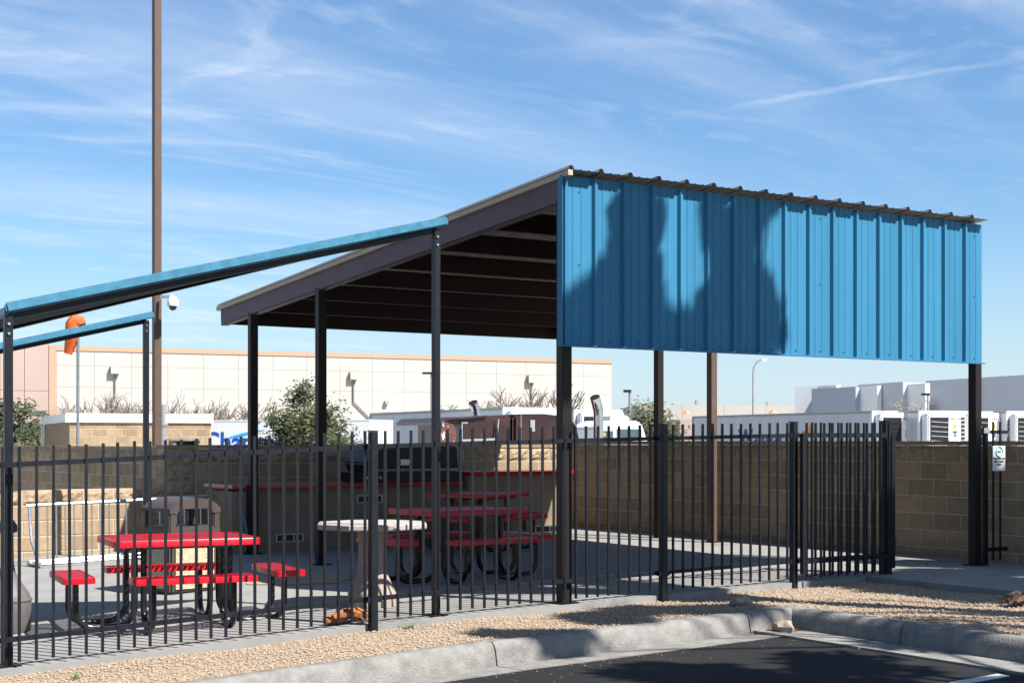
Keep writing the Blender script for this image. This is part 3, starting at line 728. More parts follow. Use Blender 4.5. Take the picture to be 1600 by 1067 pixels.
tag(mb.build('leaf_litter', deadm), 'dry brown leaf litter in the kerb corner and on the patio', 'leaves', kind='stuff')

# ---------------------------------------------------------------- behind the walls: poles, yard, buildings
p = P3(245, 700, 24.0)
t = thing('light_pole', 'tall square brown steel light pole rising out of the picture', 'pole', (p.x, p.y, -1.8))
MB().box((p.x, p.y, 3.6), (.122, .122, 10.8)).build('shaft', brownpole, t, bevel=.008)
MB().box((p.x, p.y, -1.72), (.3, .3, .1)).build('base', brownpole, t)
MB().box((p.x, p.y, 9.05), (1.2, .16, .12), R(-33)).build('lamp_head', brownpole, t)
q = P3(262, 466, 23.8)
t = thing('dome_camera', 'white dome security camera on the brown light pole', 'camera', tuple(P3(252, 466, 23.9)))
a_ = P3(252, 464, 23.9); b_ = P3(268, 464, 23.75); c_ = P3(270, 474, 23.75)
MB().beam(tuple(a_), tuple(b_), .05, .05).build('arm', whitep, t)
MB().lathe([(.03,.11),(.06,.10),(.085,.05),(.09,-.03),(.085,-.045)], 18, tuple(c_)).build('housing', whitep, t, smooth=True)
MB().lathe([(.015,-.115),(.045,-.10),(.062,-.07),(.066,-.046)], 16, tuple(c_)).build('dome', darkgl, t, smooth=True)

p = P3(121, 695, 33)
t = thing('windsock', 'drooping orange windsock on a thin grey pole', 'windsock', (p.x, p.y, -1.8))
MB().tube([(p.x, p.y, -1.8), tuple(P3(122, 505, 33))], .035, 8).build('pole', pm('grey_pole', (.17,.19,.21), .5, metal=.4), t)
hoop = P3(122, 502, 33); sock = [P3(127, 508, 33), P3(124, 502.5, 33), P3(119, 501, 33), P3(115.5, 507, 33), P3(114, 517, 33.02), P3(112, 530, 33.05), P3(109, 542, 33.1), P3(106, 553, 33.1)]
MB().tube([tuple(x) for x in sock], [.10, .15, .18, .185, .175, .15, .12, .085], 16, caps=False).build('sock', orangem, t, smooth=True)
MB().tube([tuple(hoop+Vector((.06+.10*math.cos(k*.5236)*SN, -.10*math.cos(k*.5236)*CS, -.03+.10*math.sin(k*.5236)))) for k in range(13)], .012, 6).build('hoop', blackm, t)
p = P3(255, 700, 36)
t = thing('vent_pipe', 'slim grey vent pipe on the flat roofed block building', 'pipe', (p.x, p.y, -1.7))
MB().tube([(p.x, p.y, -1.7), tuple(P3(255, 633, 36))], .06, 10).build('pipe', zinc, t); 
q = P3(255, 662, 36); MB().lathe([(.12,-.03),(.12,.03)], 10, tuple(q)).build('collar', railm, t)

# flat-roofed block utility building
def frame_of(pA, pB):                          # local frame with x from A to B
    d = (pB-pA); d.z = 0; return math.atan2(d.y, d.x), d.length
PA, PB = P3(109, 700, 41), P3(330, 700, 42.5)
ang, LB = frame_of(PA, PB)
t = block_wall('utility_building', 'flat roofed tan block utility building with white fascia on the left', (PA.x, PA.y), (PB.x, PB.y), EYE+32/2333.*41+.0, -.6, cap=False, split=0)
t['category'] = 'building'
Hb = EYE+32/2333.*41+.6
MB().b2((-.0, .2, -1.2), (LB, 7, Hb-.02)).build('core_wall', blockm, t, world=False)
m = MB(); m.b2((-.12, -.06, Hb-.03), (LB+.05, -.012, Hb+.22)); m.build('fascia', whitep, t, world=False)
m = MB(); m.b2((-.125, -.011, Hb-.02), (-.06, 7.1, Hb+.215)); m.build('fascia', whitep, t, world=False)
MB().b2((-.055, -.010, Hb+.06), (LB+.04, 7.1, Hb+.19)).build('roof', whitep, t, world=False)
MB().b2((-.12, 6.9, -.5), (-.02, 7.05, Hb-.05)).build('corner_post', whitep, t, world=False)
pv = P3(288, 688, 39.2)
t = thing('hooded_vent', 'open boxy metal hood standing before the block building', 'vent', (pv.x, pv.y, -1.6), ang)
MB().b2((-.36, -.3, -.2), (-.26, .3, 3.08)).build('side', stuccom, t, world=False); MB().b2((.27, -.3, -.2), (.35, .3, 3.08)).build('side', stuccom, t, world=False)
MB().b2((-.40, -.36, 3.085), (.39, .36, 3.13)).build('top', zinc, t, world=False); MB().b2((-.255, .1, -.2), (.265, .29, 3.07)).build('back', grillem, t, world=False)

# trailers -----------------------------------------------------------
YG = -1.75
def trailer(label, near, far, ztop, width, reefer=None, group='white trailers parked in the yard', skin=None, side=1):
    # near: front corner on the visible side; far: rear corner; the front face extends to the right of it
    d = Vector((far.x-near.x, far.y-near.y, 0)); L_ = d.length; ang = math.atan2(d.y, d.x)-R(90)
    t = thing('trailer', label, 'trailer', (near.x, near.y, YG), ang, group); H = ztop-YG; skin = skin or trailm
    MB().b2((.02, .02, 1.1), (width-.02, L_, H-.02)).build('box', skin, t, world=False)
    MB().b2((0, .0, H-.10), (.019, L_+.01, H)).build('top_rail', railm, t, world=False)
    MB().b2((0, .0, H-.018), (width, L_+.01, H+.01)).build('roof', trailw, t, world=False)
    MB().b2((-.008, .0, 1.05), (.05, L_, 1.22)).build('bottom_rail', railm, t, world=False)
    for y in (0, L_-.06): MB().b2((-.006, y, 1.1), (.05, y+.10, H-.02)).build('corner_post', trailw if y == 0 else railm, t, world=False)
    n = int(L_/1.22)
    for k in range(1, n): MB().b2((.012, k*1.22, 1.22), (.0195, k*1.22+.02, H-.10)).build('side_seam', trailm, t, world=False)
    for y in (L_-1.4, L_-2.7):
        for x in (.18, width-.18):
            w_ = MB().tube([(x-.14, y, .52), (x+.14, y, .52)], .52, 20).build('tyre', legm, t, world=False)
    for x in (.4, width-.4): MB().b2((x-.06, 2.6, 0), (x+.06, 2.72, 1.1)).build('landing_leg', railm, t, world=False)
    if reefer:
        kind, txt = reefer; c = width/2; w2 = width/2-.12; z0, z1 = H-2.15, H-.06
        u_ = MB().prism([(c-w2, z0), (c-w2, z1-.12), (c-w2+.12, z1), (c+w2-.12, z1), (c+w2, z1-.12), (c+w2, z0)], -.42, -.0).build('cooling_unit', trailw, t, world=False, bevel=.05)
        g0, g1 = c-w2+.12, c+w2-.12
        gr = MB().b2((g0, -.432, z1-1.35), (g1, -.421, z1-.22)).build('grille', grillem, u_, world=False)
        p0 = g0+(g1-g0)*.52; p1 = g0+(g1-g0)*.87
        for k in range(5): 
            m = MB(); m.beam((g0+.03, -.445, z1-.40-k*.20), (p0-.03, -.445, z1-.44-k*.20), .03, .035); m.build('louvre', railm if kind == 1 else txtblack, gr if False else u_, world=False)
        for k in range(6): MB().b2((p1+.02, -.44, z1-.38-k*.17), (g1-.02, -.4325, z1-.30-k*.17)).build('slot', railm, u_, world=False)
        MB().b2((p0, -.452, z1-1.38), (p1, -.4325, z1-.19)).build('badge_panel', whitep, u_, world=False)
        bc = (p0+p1)/2; zb = z1-.92
        rot = Matrix.Rotation(R(90), 4, 'X')
        MB().b2((bc-.16, -.4545, zb-.16), (bc+.16, -.4525, zb+.16)).build('badge_border', txtyellow, u_, world=False)
        MB().b2((bc-.145, -.4565, zb-.145), (bc+.145, -.455, zb+.145)).build('badge_ground', whitep, u_, world=False)
        MB().b2((bc-.13, -.459, zb+.06), (bc+.13, -.457, zb+.13)).b2((bc-.035, -.459, zb-.14), (bc+.035, -.457, zb+.059)).build('badge_letter', txtblack, u_, world=False)
        for sx in (-.105, .075): MB().b2((bc+sx-.03, -.459, zb-.12), (bc+sx+.03, -.457, zb+.03)).build('badge_letter', txtcyan, u_, world=False)
        if kind == 2:
            MB().b2((bc-.11, -.4545, zb-.27), (bc+.11, -.4525, zb-.20)).build('badge_stripe', txtyellow, u_, world=False)
        else:
            m = MB(); m.lathe([(.02,-.13),(.075,-.08),(.085,-.02),(.06,.05),(.02,.12)], 10); 
            for i in range(len(m.v)): m.v[i] = (m.v[i][0]+bc, m.v[i][1]*.1-.455, m.v[i][2]+zb+.36)
            m.build('flame_mark', txtorange, u_, world=False)
        text_part('lettering', txt, .095, txtblack, u_, Matrix.Translation((bc, -.4545, z1-.31)) @ rot, .002, .002)
    return t
ZTR = 2.75
def near_far(un, vn, uf, vf, zt=ZTR):
    return P3(un, 690, (zt-EYE)*2333/(690-vn)), P3(uf, 690, (zt-EYE)*2333/(690-vf))
n_, f_ = near_far(1363, 642, 1082, 650.5)
T1 = trailer('long pale trailer with blue lettering on its side behind the gate', n_, f_, ZTR, 2.3, (2, 'THERMO KING'))
dF = (n_-f_).normalized(); rt = Vector((-dF.y, dF.x, 0))*-1
rt = Vector((dF.y, -dF.x, 0)); rt = rt if rt.dot(Vector((SN, -CS, 0))) > 0 else -rt
# lettering on its side (the wall hides the lower half)
L1 = (f_-n_).length; Hs = ZTR-YG
def side_m(y, z): return Matrix(((0,0,-1,-.009),(-1,0,0,y),(0,1,0,z),(0,0,0,1)))
text_part('lettering', 'Walmart', 1.2, txtblue, T1, side_m(L1*.56, Hs-1.52), .003, .012)
cy_, cz_ = L1*.309, Hs-1.17
for k in range(6):
    an = R(90+60*k); p = Vector((-.008, cy_-math.cos(an)*.22, cz_+math.sin(an)*.22)); q = Vector((-.008, cy_-math.cos(an)*.55, cz_+math.sin(an)*.55))
    MB().tube([tuple(p), tuple(p.lerp(q, .5)), tuple(q)], [.05, .075, .08], 8).build('burst_mark', txtorange, T1, world=False)
def like(un, vn, label, width, reefer, zt=ZTR, skin=None):
    Yn = (zt-EYE)*2333/(690-vn); nn = P3(un, 690, Yn); return trailer(label, nn, nn+(f_-n_), zt, width, reefer, skin=skin)
like(1436, 641.5, 'white refrigerated trailer with flame mark, second from the gate', 2.3, (1, 'THERMO KING'))
like(1499, 642.5, 'white refrigerated trailer half hidden by the right canopy post', 2.3, (1, 'CARRIER'))
t4 = like(1573, 642.5, 'white trailer with dark fleet number at the right picture edge', 2.4, (1, 'THERMO KING'), skin=trailw)
for i, ch in enumerate('27691'): text_part('lettering', ch, .36, txtblack, t4, Matrix.Translation((.09, -.002, Hs-.62-i*.33)) @ Matrix.Rotation(R(90), 4, 'X'), .003, .004)
# trailers on the left
nL, fL = near_far(786, 636.5, 578, 646)
trailer('long silver trailer behind the maroon truck', nL, fL, ZTR, 2.4, (1, 'THERMO KING'))
nM = P3(897, 690, (ZTR-EYE)*2333/50.)
trailer('white refrigerated trailer right of the chrome exhaust stack', nM, nM+(f_-n_), ZTR, 2.25, (2, 'THERMO KING'))
pa, pb = P3(330, 690, 60), P3(577, 690, 58)
ang, Lc = frame_of(pa, pb)
t = thing('trailer', 'white trailer with blue lettering and cyan swoosh behind the green tree', 'trailer', (pa.x, pa.y, YG), ang, 'white trailers parked in the yard')
zt = EYE+33/2333.*59-YG
MB().b2((0, 0, 1.05), (Lc, 2.5, zt)).build('box', whitep, t, world=False); MB().b2((-.01, -.01, zt-.02), (Lc+.01, 2.51, zt+.03)).build('roof_rail', trailw, t, world=False)
for x in (1.2, 2.4): MB().tube([(x, -.02, .52), (x, .3, .52)], .52, 20).build('tyre', legm, t, world=False)
text_part('lettering', 'Changer', 1.05, txtblue, t, Matrix.Translation((1.45, -.006, zt-1.18)) @ Matrix.Rotation(R(90), 4, 'X'), .003, .02)
sw = [(.75+.1*k, zt-.66+.30*math.sin(min(1, k/16.)*1.45)) for k in range(17)]
MB().prism([(x, z) for x, z in sw]+[(x+.03, z-.02-.10*math.sin(math.pi*(1-i/16.)*.9)) for i, (x, z) in reversed(list(enumerate(sw)))], -.008, -.001).build('swoosh', txtcyan, t, world=False)

# maroon truck tractor just behind the wall --------------------------------------
pt = P3(905, 690, 28.1); ptl = P3(690, 690, 26.9)
ang, Lt = frame_of(ptl, pt)
t = thing('truck_tractor', 'worn maroon truck tractor with chrome exhaust stacks behind the wall', 'truck', (ptl.x, ptl.y, YG), ang)
s = 27.6/2333.                                   # metres per pixel there
X = lambda u: (u-690)/(905-690)*Lt
Z = lambda v: EYE+(690-v)*s-YG
body = [(X(800), .9), (X(800), Z(648)), (X(812), Z(646.5)), (X(850), Z(646)), (X(878), Z(649)), (X(893), Z(655)), (X(902), Z(666)), (X(906), Z(684)), (X(907), Z(700)), (X(955), Z(722)), (X(960), .9)]
MB().prism(body, 0, 2.3).build('cab', maroon, t, smooth=True, world=False, bevel=.05)
MB().prism([(X(722), 1.0), (X(722), Z(658)), (X(742), Z(653)), (X(772), Z(649.5)), (X(799.5), Z(648)), (X(799.5), 1.0)], .06, 2.24).build('sleeper', maroon, t, world=False, bevel=.04)
MB().prism([(X(690), Z(660)), (X(698), Z(653)), (X(722), Z(652.5)), (X(742), Z(651)), (X(760), Z(649)), (X(760), Z(651)), (X(722), Z(656)), (X(700), Z(657)), (X(692), Z(664))], .0, 2.3).build('roof_fairing', maroon, t, world=False)
MB().prism([(X(688), Z(690)), (X(690), Z(659)), (X(706), Z(663)), (X(712), Z(672)), (X(710), Z(695)), (X(688), Z(700))], -.01, .05).build('side_fairing', flake, t, world=False)
m = MB(); yy = -.012
m.beam((X(720.5), yy, Z(686)), (X(720.5), yy, Z(661)), .02, .02); m.beam((X(720.5), yy, Z(661)), (X(729), yy, Z(661)), .02, .025); m.build('window_trim', zinc, t, world=False)
m = MB(); m.beam((X(773), yy-.01, Z(687)), (X(776), yy-.01, Z(655)), .02, .022); m.beam((X(720), yy-.01, Z(688)), (X(774), yy-.01, Z(686)), .02, .04); m.build('door_trim', zinc, t, world=False)
MB().b2((X(826), -.02, Z(674)), (X(833), -.001, Z(656))).build('marker_plate', zinc, t, world=False)
MB().b2((X(811), -.012, 1.0), (X(811.8), -.001, Z(648))).build('panel_seam', railm, t, world=False)
for u, v, y, lean in ((832, 621, 2.6, -1), (922, 617.5, -.35, -1)):
    xx = X(u); z1 = Z(v); rr = .095
    pts = [(xx, y, 1.0), (xx, y, z1-.40), (xx-.01, y, z1-.26), (xx-.045, y, z1-.13), (xx-.10, y-.04, z1-.03)]
    MB().tube(pts, rr, 18, caps=False).build('exhaust_stack', chrome, t, smooth=True, world=False)
    MB().tube([(xx-.097, y-.038, z1-.035), (xx-.075, y-.02, z1-.07)], rr*.93, 16).build('stack_mouth', grillem, t, world=False)
for x in (.5, 1.7, X(950)): MB().tube([(x, -.02, .52), (x, .35, .52)], .52, 20).build('tyre', legm, t, world=False)
# white truck cab further back
pc = P3(950, 690, 48); pd = P3(1016, 690, 48.5); ang, Lw = frame_of(pc, pd)
t = thing('truck_cab', 'white truck cab with roof air conditioner left of the fence post', 'truck', (pc.x, pc.y, YG), ang)
zc = lambda v: EYE+(690-v)*48/2333.-YG
MB().prism([(-.3, .9), (-.3, zc(668)), (-.1, zc(660)), (.15, zc(656.5)), (1.05, zc(657)), (1.22, zc(664)), (1.36, zc(684)), (1.5, zc(700)), (1.5, .9)], 0, 2.3).build('body', whitep, t, smooth=True, world=False, bevel=.05)
MB().b2((.30, -.014, zc(683)), (1.18, -.003, zc(670))).build('window', darkgl, t, world=False); MB().b2((-.2, -.014, zc(684)), (.18, -.003, zc(673))).build('window', darkgl, t, world=False)
MB().prism([(.28, zc(656)), (.34, zc(649)), (.95, zc(648.5)), (1.0, zc(656.5))], .5, 1.8).build('roof_unit', trailw, t, world=False, bevel=.04)
for x in (0, 1.1): MB().tube([(x, -.02, .5), (x, .3, .5)], .5, 20).build('tyre', legm, t, world=False)
MB().b2((-.22,-.02,zc(681)),(-.1,-.006,zc(676))).build('marker_light', txtorange, t, world=False)

# big white warehouse ----------------------------------------------------------
wl, wr = P3(88, 690, 125), P3(956, 690, 146.5)
ang, LW = frame_of(wl, wr); ZW = EYE+150/2333.*125; HW = ZW-YG
t = thing('warehouse', 'huge white tilt-up warehouse with peach roof line across the background', 'building', (wl.x, wl.y, YG), ang)
MB().b2((0, .012, -.1), (LW, 60, HW-.05)).build('core_wall', jointm, t, world=False)
nc = 17; cw = LW/nc; rows = [(-.1, 5.9), (5.9, 7.8), (7.8, 9.6), (9.6, HW-.42)]
for i in range(nc):
    for j, (z0, z1) in enumerate(rows):
        if j == 0: 
            if True: MB().b2((i*cw+.025, -.004, z0), ((i+1)*cw-.025, .03, z1-.03)).build('wall_panel', whitew, t, world=False)
        else: MB().b2((i*cw+.025, 0, z0), ((i+1)*cw-.025, .03, z1-.03)).build('wall_panel', whitew, t, world=False)
MB().b2((0, -.02, -.1), (LW, -.012, 2.05)).build('base_band', pm('beige_band', (.55,.47,.38), .85, var=.04, scale=.4), t, world=False)
MB().b2((-.05, -.06, HW-.40), (LW+.05, .03, HW)).build('roof_band', peachm, t, world=False)
MB().b2((-.6, -.05, -.1), (-.001, .5, HW+.01)).build('corner_pilaster', peachm, t, world=False)
def on_wall(u): 
    # distance along the wall for a bearing
    k = (u-800)/2333.; A = wl; B = wr
    Xa, Ya = A.x*SN-A.y*CS, A.x*CS+A.y*SN; Xb, Yb = B.x*SN-B.y*CS, B.x*CS+B.y*SN
    s_ = (k*Ya-Xa)/((Xb-Xa)-k*(Yb-Ya)); return s_*LW, Ya+s_*(Yb-Ya)
for u, v0, v1, dx in ((174, 573, 622, -23), (547, 582, 628, 26), (825, 587, 640, 0)):
    x, Y = on_wall(u); zz = lambda v: EYE+(690-v)*Y/2333.-YG
    o = MB().b2((x-.10, -.45, zz(v0+11)), (x+.65, -.001, zz(v0))).build('scupper_box', whitew, t, world=False)
    MB().b2((x-.12, -.47, zz(v0+11.5)), (x-.101, -.0, zz(v0-.5))).build('scupper_side', railm, o, world=False)
    m = MB(); m.beam((x+.28, -.12, zz(v0+11)), (x+.28, -.12, zz(v1)),   .09, .09)
    if dx: m.beam((x+.28, -.12, zz(v1)), (x+.28+dx*Y/2333.*1.05, -.12, zz(v1+26)), .09, .09)
    m.build('downspout', pm('downspout_paint', (.13,.10,.085), .7), t, world=False)
for u, v in ((603, 629), (766, 629)):
    x, Y = on_wall(u); z = EYE+(690-v)*Y/2333.-YG; MB().b2((x-.18, -.35, z-.14), (x+.18, -.002, z+.16)).build('wall_lamp', railm, t, world=False)
wp = P3(-120, 690, 119.5)
ang2, LP = frame_of(wp, wl)
t = thing('warehouse_wing', 'pink end section of the warehouse at the left picture edge', 'building', (wp.x, wp.y, YG), ang2)
MB().b2((0, .06, -.1), (LP-.7, 40, HW-.1)).build('core_wall', jointm, t, world=False)
for i in range(5):
    for z0, z1 in ((-.1, 5.3), (5.33, 7.4), (7.43, HW+.05)): MB().b2((i*(LP-.7)/5+.02, -.25, z0), ((i+1)*(LP-.7)/5-.02, .058, z1)).build('wall_panel', pinkw, t, world=False)
x_ = LP*.80; MB().b2((x_, -3, -.1), (LP+.55, -.26, 5.0)).build('low_annex', pinkw, t, world=False)
MB().b2((LP*.93-2.0, -.30, 5.5), (LP*.93-.2, -.255, 5.75)).build('window', darkgl, t, world=False)

# pale buildings on the right
def slab(label, u0, Y0, u1, Y1, vtop, mat, name='office_block', extras=(), depth=25):
    p, q = P3(u0, 690, Y0), P3(u1, 690, Y1); an, L_ = frame_of(p, q); zt = EYE+(690-vtop)*Y0/2333.
    t = thing(name, label, 'building', (p.x, p.y, YG), an)
    n = max(1, int(L_/7)); MB().b2((0, .05, -.1), (L_, depth, zt-YG-.06)).build('core_wall', mat, t, world=False)
    for i in range(n): MB().b2((i*L_/n+.02, 0, -.1), ((i+1)*L_/n-.02, .0499, zt-YG)).build('wall_panel', mat, t, world=False)
    return t, L_, zt-YG
slab('low white warehouse strip far behind the right canopy posts', 1000, 260, 1262, 262, 632.5, whitew)
tl = slab('beige low wall below the far white warehouse', 1062, 230, 1120, 231, 655, pinkw)
for u, v in ((1073, 644), (1208, 643)):
    pz = P3(u, v, 258); MB()
    o = MB().lathe([(.9,-.35),(.5,.0),(.15,.4)], 12, tuple(pz)).build('wall_lamp', pm('rust_lamp', (.40,.22,.12), .7)); tag(o, 'rust coloured wall lamp on far white warehouse, %s' % ('left one' if u < 1100 else 'right one'), 'lamp')
for u, v in ((1088, 624), (1199, 628)):
    pz = P3(u, 640, 290); o = MB().beam(tuple(P3(u, 650, 290)), tuple(P3(u, v, 290)), .25, .25).beam(tuple(P3(u-4, v+5, 290)), tuple(P3(u+4, v+5, 290)), .12, .12).build('utility_pole', railm); tag(o, 'tiny far utility pole above white warehouse, %s' % ('left one' if u < 1100 else 'right one'), 'pole')
slab('pale grey block with white edge, leftmost of the right hand buildings', 1243, 150, 1278, 149.5, 604, greyw)
slab('slightly lower blue grey block left of the white fin wall', 1268, 147, 1337, 141, 607.5, greyw2)
slab('pale grey block right of the white fin wall', 1341, 143, 1411, 136, 601, greyw)
slab('blue grey recessed block in the right hand building row', 1412, 143, 1448, 140, 601.5, greyw2)
tb, Lq, hq = slab('long pale grey building rising to the right picture edge', 1446, 136, 1640, 121, 595, greyw)
MB().b2((4.2, -.05, hq-4.6), (6.0, -.002, hq-2.9)).build('blue_panel', greyw2, tb, world=False)
MB().b2((16.2, -.05, hq-5.0), (18.2, -.002, hq-3.2)).build('mauve_panel', mauvem, tb, world=False)
MB().b2((13.2, -.04, -.1), (18.2, -.003, hq-5.2)).build('blue_panel', greyw2, tb, world=False)
for u, Y, v in ((1278, 149.5, 603), (1339, 141.5, 604), (1411.5, 136.5, 600.5)):
    p = P3(u, 690, Y); zt = EYE+(690-v)*Y/2333.
    o = MB().box((p.x+.4, p.y, (zt+YG)/2), (.5, 6, zt-YG), R(-10)).build('fin_wall', whitep); tag(o, {1278: 'thin white parapet return on the leftmost grey block', 1339: 'bright white fin wall between two grey blocks', 1411.5: 'white fin wall left of the recessed block'}[u], 'wall')
# street and lot lamps
def lamp(label, u, Y, vtop, curve=False, head=12, r=.07):
    p = P3(u, 690, Y); zt = EYE+(690-vtop)*Y/2333.; px_ = Y/2333.
    t = thing('street_lamp', label, 'lamp', (p.x, p.y, YG))
    rt_ = Vector((SN, -CS, 0))
    if curve:
        pts = [Vector((p.x, p.y, YG)), Vector((p.x, p.y, zt-22*px_))]+[Vector((p.x, p.y, zt-22*px_))+rt_*(14*px_*(1-math.cos(R(k*15))))+Vector((0,0,21*px_*math.sin(R(k*15)))) for k in range(1, 7)]
        MB().tube([tuple(x) for x in pts], [r*1.2]+[r*.8]*7, 8).build('pole', railm, t, smooth=True)
        e = pts[-1]; MB().beam(tuple(e-rt_*.05), tuple(e+rt_*7*px_), .25, .12).build('lamp_head', whitep, t)
    else:
        MB().tube([(p.x, p.y, YG), (p.x, p.y, zt)], r, 8).build('pole', railm, t)
        e = Vector((p.x, p.y, zt)); MB().beam(tuple(e-rt_*head*px_), tuple(e+rt_*(2*px_ if head < 14 else head*px_)), .3, .14).build('lamp_head', grillem, t)
lamp('curved grey street lamp beyond the blue panel', 1177, 95, 561, True)
lamp('single arm lot lamp above the green tree at centre right', 984, 80, 611, head=10)
lamp('double headed lot lamp behind the shade post', 674, 100, 583, head=14)
lamp('small lot lamp over the dry brush at right', 1450, 90, 616, head=10, r=.06)

# ---------------------------------------------------------------- vegetation
def tree(name, label, base, h, rad, mat, seed, nclump=26, leaves=90, ls=.09, squash=.8, group=None, trunk_h=.3, spread=.28):
    rn = random.Random(seed); t = thing(name, label, 'tree' if 'tree' in name else 'shrub', tuple(base), 0, group)
    tr = MB(); fork = Vector((rn.uniform(-.05,.05)*h, rn.uniform(-.05,.05)*h, h*trunk_h)); tr.tube([(0,0,-.1), tuple(fork*.5), tuple(fork)], [h*.035, h*.028, h*.022], 7)
    cl = []
    for i in range(nclump):
        an = rn.random()*6.283; rr = rad*math.sqrt(rn.random())*rn.uniform(.75, 1.1); zz = rn.random()
        top = h*(1-.38*(rr/rad)**2)
        c = Vector((math.cos(an)*rr, math.sin(an)*rr, h*trunk_h*.8+(top-h*trunk_h*.8)*zz**.8)); cl.append(c)
        mid = fork.lerp(c, .5)+Vector((rn.uniform(-.1,.1)*rad, rn.uniform(-.1,.1)*rad, .05*h))
        tr.tube([tuple(fork), tuple(mid), tuple(c)], [h*.012, h*.007, h*.002], 5)
    tr.build('trunk', barkm, t, world=False)
    v = []; f = []
    for c in cl:
        s = rad*spread*rn.uniform(.6, 1.25)
        for k in range(int(leaves*rn.uniform(.6, 1.2))):
            p = c+Vector((rn.gauss(0, s*.6), rn.gauss(0, s*.6), rn.gauss(0, s*.6*squash)))
            a = Vector((rn.gauss(0,1), rn.gauss(0,1), rn.gauss(0,.7))).normalized()*ls*rn.uniform(.5,1.2); b = a.orthogonal().normalized()*ls*rn.uniform(.25,.55)
            n = len(v); v += [tuple(p-a), tuple(p+b), tuple(p+a), tuple(p-b)]; f.append((n, n+1, n+2, n+3))
    mb = MB(); mb.add(v, f); mb.build('crown', mat, t, world=False)
    return t
def gp(u, Y): p = P3(u, 690, Y); return Vector((p.x, p.y, YG))
def th(v, Y): return EYE+(690-v)*Y/2333.-YG
tree('green_tree', 'airy green tree standing before the white lettered trailer', gp(474, 46), th(601, 46), 1.5, leaf_g, 11, 80, 190, .085, trunk_h=.45, spread=.24)
tree('green_tree', 'dense dark green tree at the left picture edge', gp(15, 50), th(636, 50), 2.2, leaf_d, 12, 75, 300, .12, trunk_h=.3)
tree('green_tree', 'green bushy tree beside the white truck cab', gp(1008, 70), th(624, 70), 1.75, leaf_g, 13, 60, 170, .11, trunk_h=.3)
tree('green_tree', 'small green treetop peeping over the silver trailer left of the post', gp(650, 75), th(629, 75), .8, leaf_g, 14, 14, 60, .08)
tree('green_tree', 'small green treetop peeping over the silver trailer right of the post', gp(702, 75), th(622, 75), 1.1, leaf_g, 15, 18, 70, .08)
tree('dry_shrub_tree', 'dry olive brush behind the refrigerated trailers', gp(1420, 100), th(620, 100), 2.6, leaf_b, 16, 34, 60, .12)
tree('green_tree', 'sparse treetop beside the curved street lamp', gp(1150, 100), th(634, 100), 1.9, leaf_b, 17, 14, 40, .10)
tree('green_tree', 'olive shrub beside the utility building', gp(80, 52), th(650, 52), 1.2, leaf_b, 18, 16, 60, .08)
def bare(name, label, base, h, rad, seed, n=9, group='leafless shrubs before the warehouse'):
    rn = random.Random(seed); t = thing(name, label, 'shrub', tuple(base), 0, group); mb = MB(); tk = MB()
    tk.tube([(0,0,-.1), (0,0,h*.35)], [h*.02, h*.014], 6); tk.build('trunk', barkm, t, world=False)
    def br(p, d, l, r_, lev):
        q = p+d*l; mb.tube([tuple(p), tuple(p.lerp(q, .5)+Vector((rn.gauss(0,.04), rn.gauss(0,.04), .02))*l), tuple(q)], [r_, r_*.9, r_*.75], 4, caps=False)
        if lev == 0: return
        for k in range(3 if lev > 1 else 4):
            e = (d+Vector((rn.gauss(0,.5), rn.gauss(0,.5), rn.gauss(.12,.3)))).normalized(); br(p.lerp(q, rn.uniform(.45, 1)), e, l*rn.uniform(.5, .75), r_*.72, lev-1)
    for k in range(n):
        an = k*6.283/n+rn.random(); e = Vector((math.cos(an)*.6, math.sin(an)*.6, 1)).normalized(); br(Vector((0,0,h*.25)), e, h*.43, h*.011, 3)
    mb.build('crown', twigm, t, world=False)
for i, (u, v) in enumerate(((150, 631), (190, 626), (232, 629), (268, 630), (340, 631), (375, 628))):
    bare('bare_shrub', 'leafless grey shrub before the warehouse, %s from the left' % ('first','second','third','fourth','fifth','sixth')[i], gp(u, 85), th(v, 85), 2.0, 30+i)
bare('bare_tree', 'leafless tree above the maroon truck roof', gp(818, 72), th(607, 72), 2.4, 50, 8, None)
bare('bare_tree', 'smaller leafless tree right of the one above the truck roof', gp(853, 74), th(617, 74), 1.9, 51, 7, None)

# trees standing outside the picture on the right, whose shade falls on the blue panel, gravel and asphalt
def shade_tree(label, base, clumps, seed, ls=.16, per=240):
    rn = random.Random(seed); t = thing('shade_tree', label, 'tree', tuple(base), 0, 'tall trees right of the picture')
    tr = MB(); top = max(c[0].z for c in clumps)-base.z
    tp = [Vector((0,0,-.1)), Vector((.05,.03,top*.35)), Vector((-.05,.05,top*.6))]
    tr.tube([tuple(x) for x in tp], [.19, .15, .11], 9)
    v = []; f = []
    for c, r_, dens in clumps:
        c = c-base; tr.tube([tuple(tp[2].lerp(tp[1], rn.random()*.5)), tuple(tp[2].lerp(c, .55)+Vector((0,0,-.2))), tuple(c)], [.06, .04, .012], 5)
        for k in range(int(per*dens)):
            d = Vector((rn.gauss(0,1), rn.gauss(0,1), rn.gauss(0,1))).normalized()*(r_*rn.random()**.5); p = c+d
            a = Vector((rn.gauss(0,.6), rn.gauss(0,.6), rn.gauss(0,1))).normalized()*ls*rn.uniform(.6,1.3); b = a.orthogonal().normalized()*ls*.35
            n = len(v); v += [tuple(p-a), tuple(p+b), tuple(p+a), tuple(p-b)]; f.append((n, n+1, n+2, n+3))
    tr.build('trunk', barkm, t, world=False); mb = MB(); mb.add(v, f); mb.build('crown', leaf_g, t, world=False)
rn = random.Random(21)
def up_sun(a, b, z, t_): return Vector((a, b, z))+Vector((.33, -.78, 1))*t_
cl = []
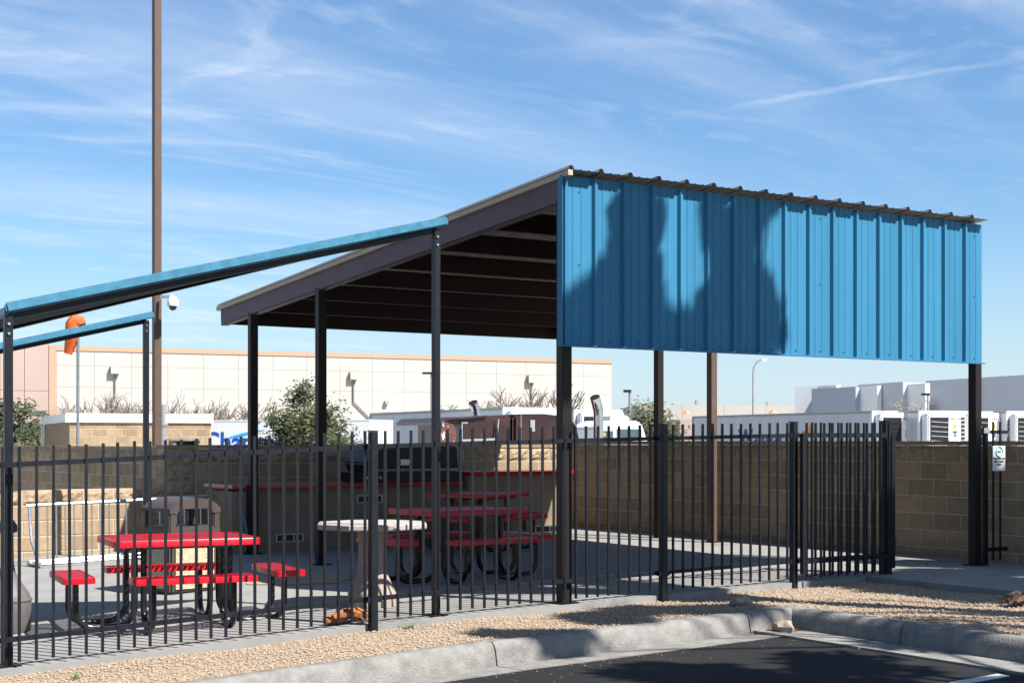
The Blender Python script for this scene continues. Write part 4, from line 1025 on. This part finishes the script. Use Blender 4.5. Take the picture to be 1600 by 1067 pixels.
def panel_pt(u, v):                             # point of the panel at a photo bearing
    k = (u-800)/2333.; Y = 10.95/(-k*CS+SN); X = k*Y; return X*SN+Y*CS, 10.95, EYE+(690-v)*Y/2333.
for u, v, r_, d in ((990,325,.22,1),(1000,385,.24,1.1),(985,430,.25,1.1),(1005,480,.27,1.1),(975,530,.27,1.1),(1025,535,.26,1.1),(1130,315,.17,.9),(1150,360,.21,1.1),(1140,410,.21,1.1),(1155,460,.22,1.1),(1140,510,.25,1.1),(1175,540,.22,1),(1080,535,.25,1.1),(1105,520,.2,1),(930,520,.26,1),(895,500,.22,.8),(890,540,.22,.8),(1195,440,.12,.4),(1200,505,.15,.5),(1185,330,.10,.4),(1205,300,.10,.4)):
    for k in range(5):                           # each limb carries several smaller sprays
        a, b, z = panel_pt(u, v); j = r_*.60; cl.append((up_sun(a+rn.gauss(0, j), b, z+rn.gauss(0, j*1.2), rn.uniform(6.0, 9.0)), r_*rn.uniform(.4, .75), d*.36))
shade_tree('tall leafy tree out of view whose shadow falls on the blue panel', Vector((11.9, 4.9, gz(11.9)+GR)), cl, 5, ls=.11, per=520)
cl = []
for i in range(46):                              # shade over the asphalt and kerb
    a = rn.uniform(3.5, 9.6); b = rn.uniform(5.4, 8.9); 
    if b > 8.0 and a < 6.2: continue
    cl.append((up_sun(a, b, 0, rn.uniform(6.3, 8.2)), rn.uniform(.35,.6), 1.0))
shade_tree('broad leafy tree out of view that shades the asphalt', Vector((9.9, 2.6, gz(9.9)+GR)), [c for c in cl], 6, per=150)
cl = []
for u, v, n in ((1350, 908, 7), (1420, 916, 9), (1500, 926, 9), (1570, 936, 9), (1595, 925, 6), (1480, 905, 14), (1400, 910, 12), (1560, 920, 12), (1330, 912, 8), (1590, 903, 9), (1450, 890, 9), (1530, 893, 8), (1580, 888, 5), (1000, 945, 2), (930, 960, 2), (820, 975, 2), (1120, 945, 2), (1050, 925, 1)):
    for k in range(n):
        Y = (EYE-.0)*2333/(v-690); q = P3(u, v, Y); cl.append((up_sun(q.x+rn.uniform(-.35,.35), q.y+rn.uniform(-.3,.3), .02, rn.uniform(8.5, 11)), rn.uniform(.24,.4), 1.2))
shade_tree('third leafy tree out of view that shades the gravel by the gate', Vector((14.6, 1.2, gz(14.6))), cl, 8, per=150)
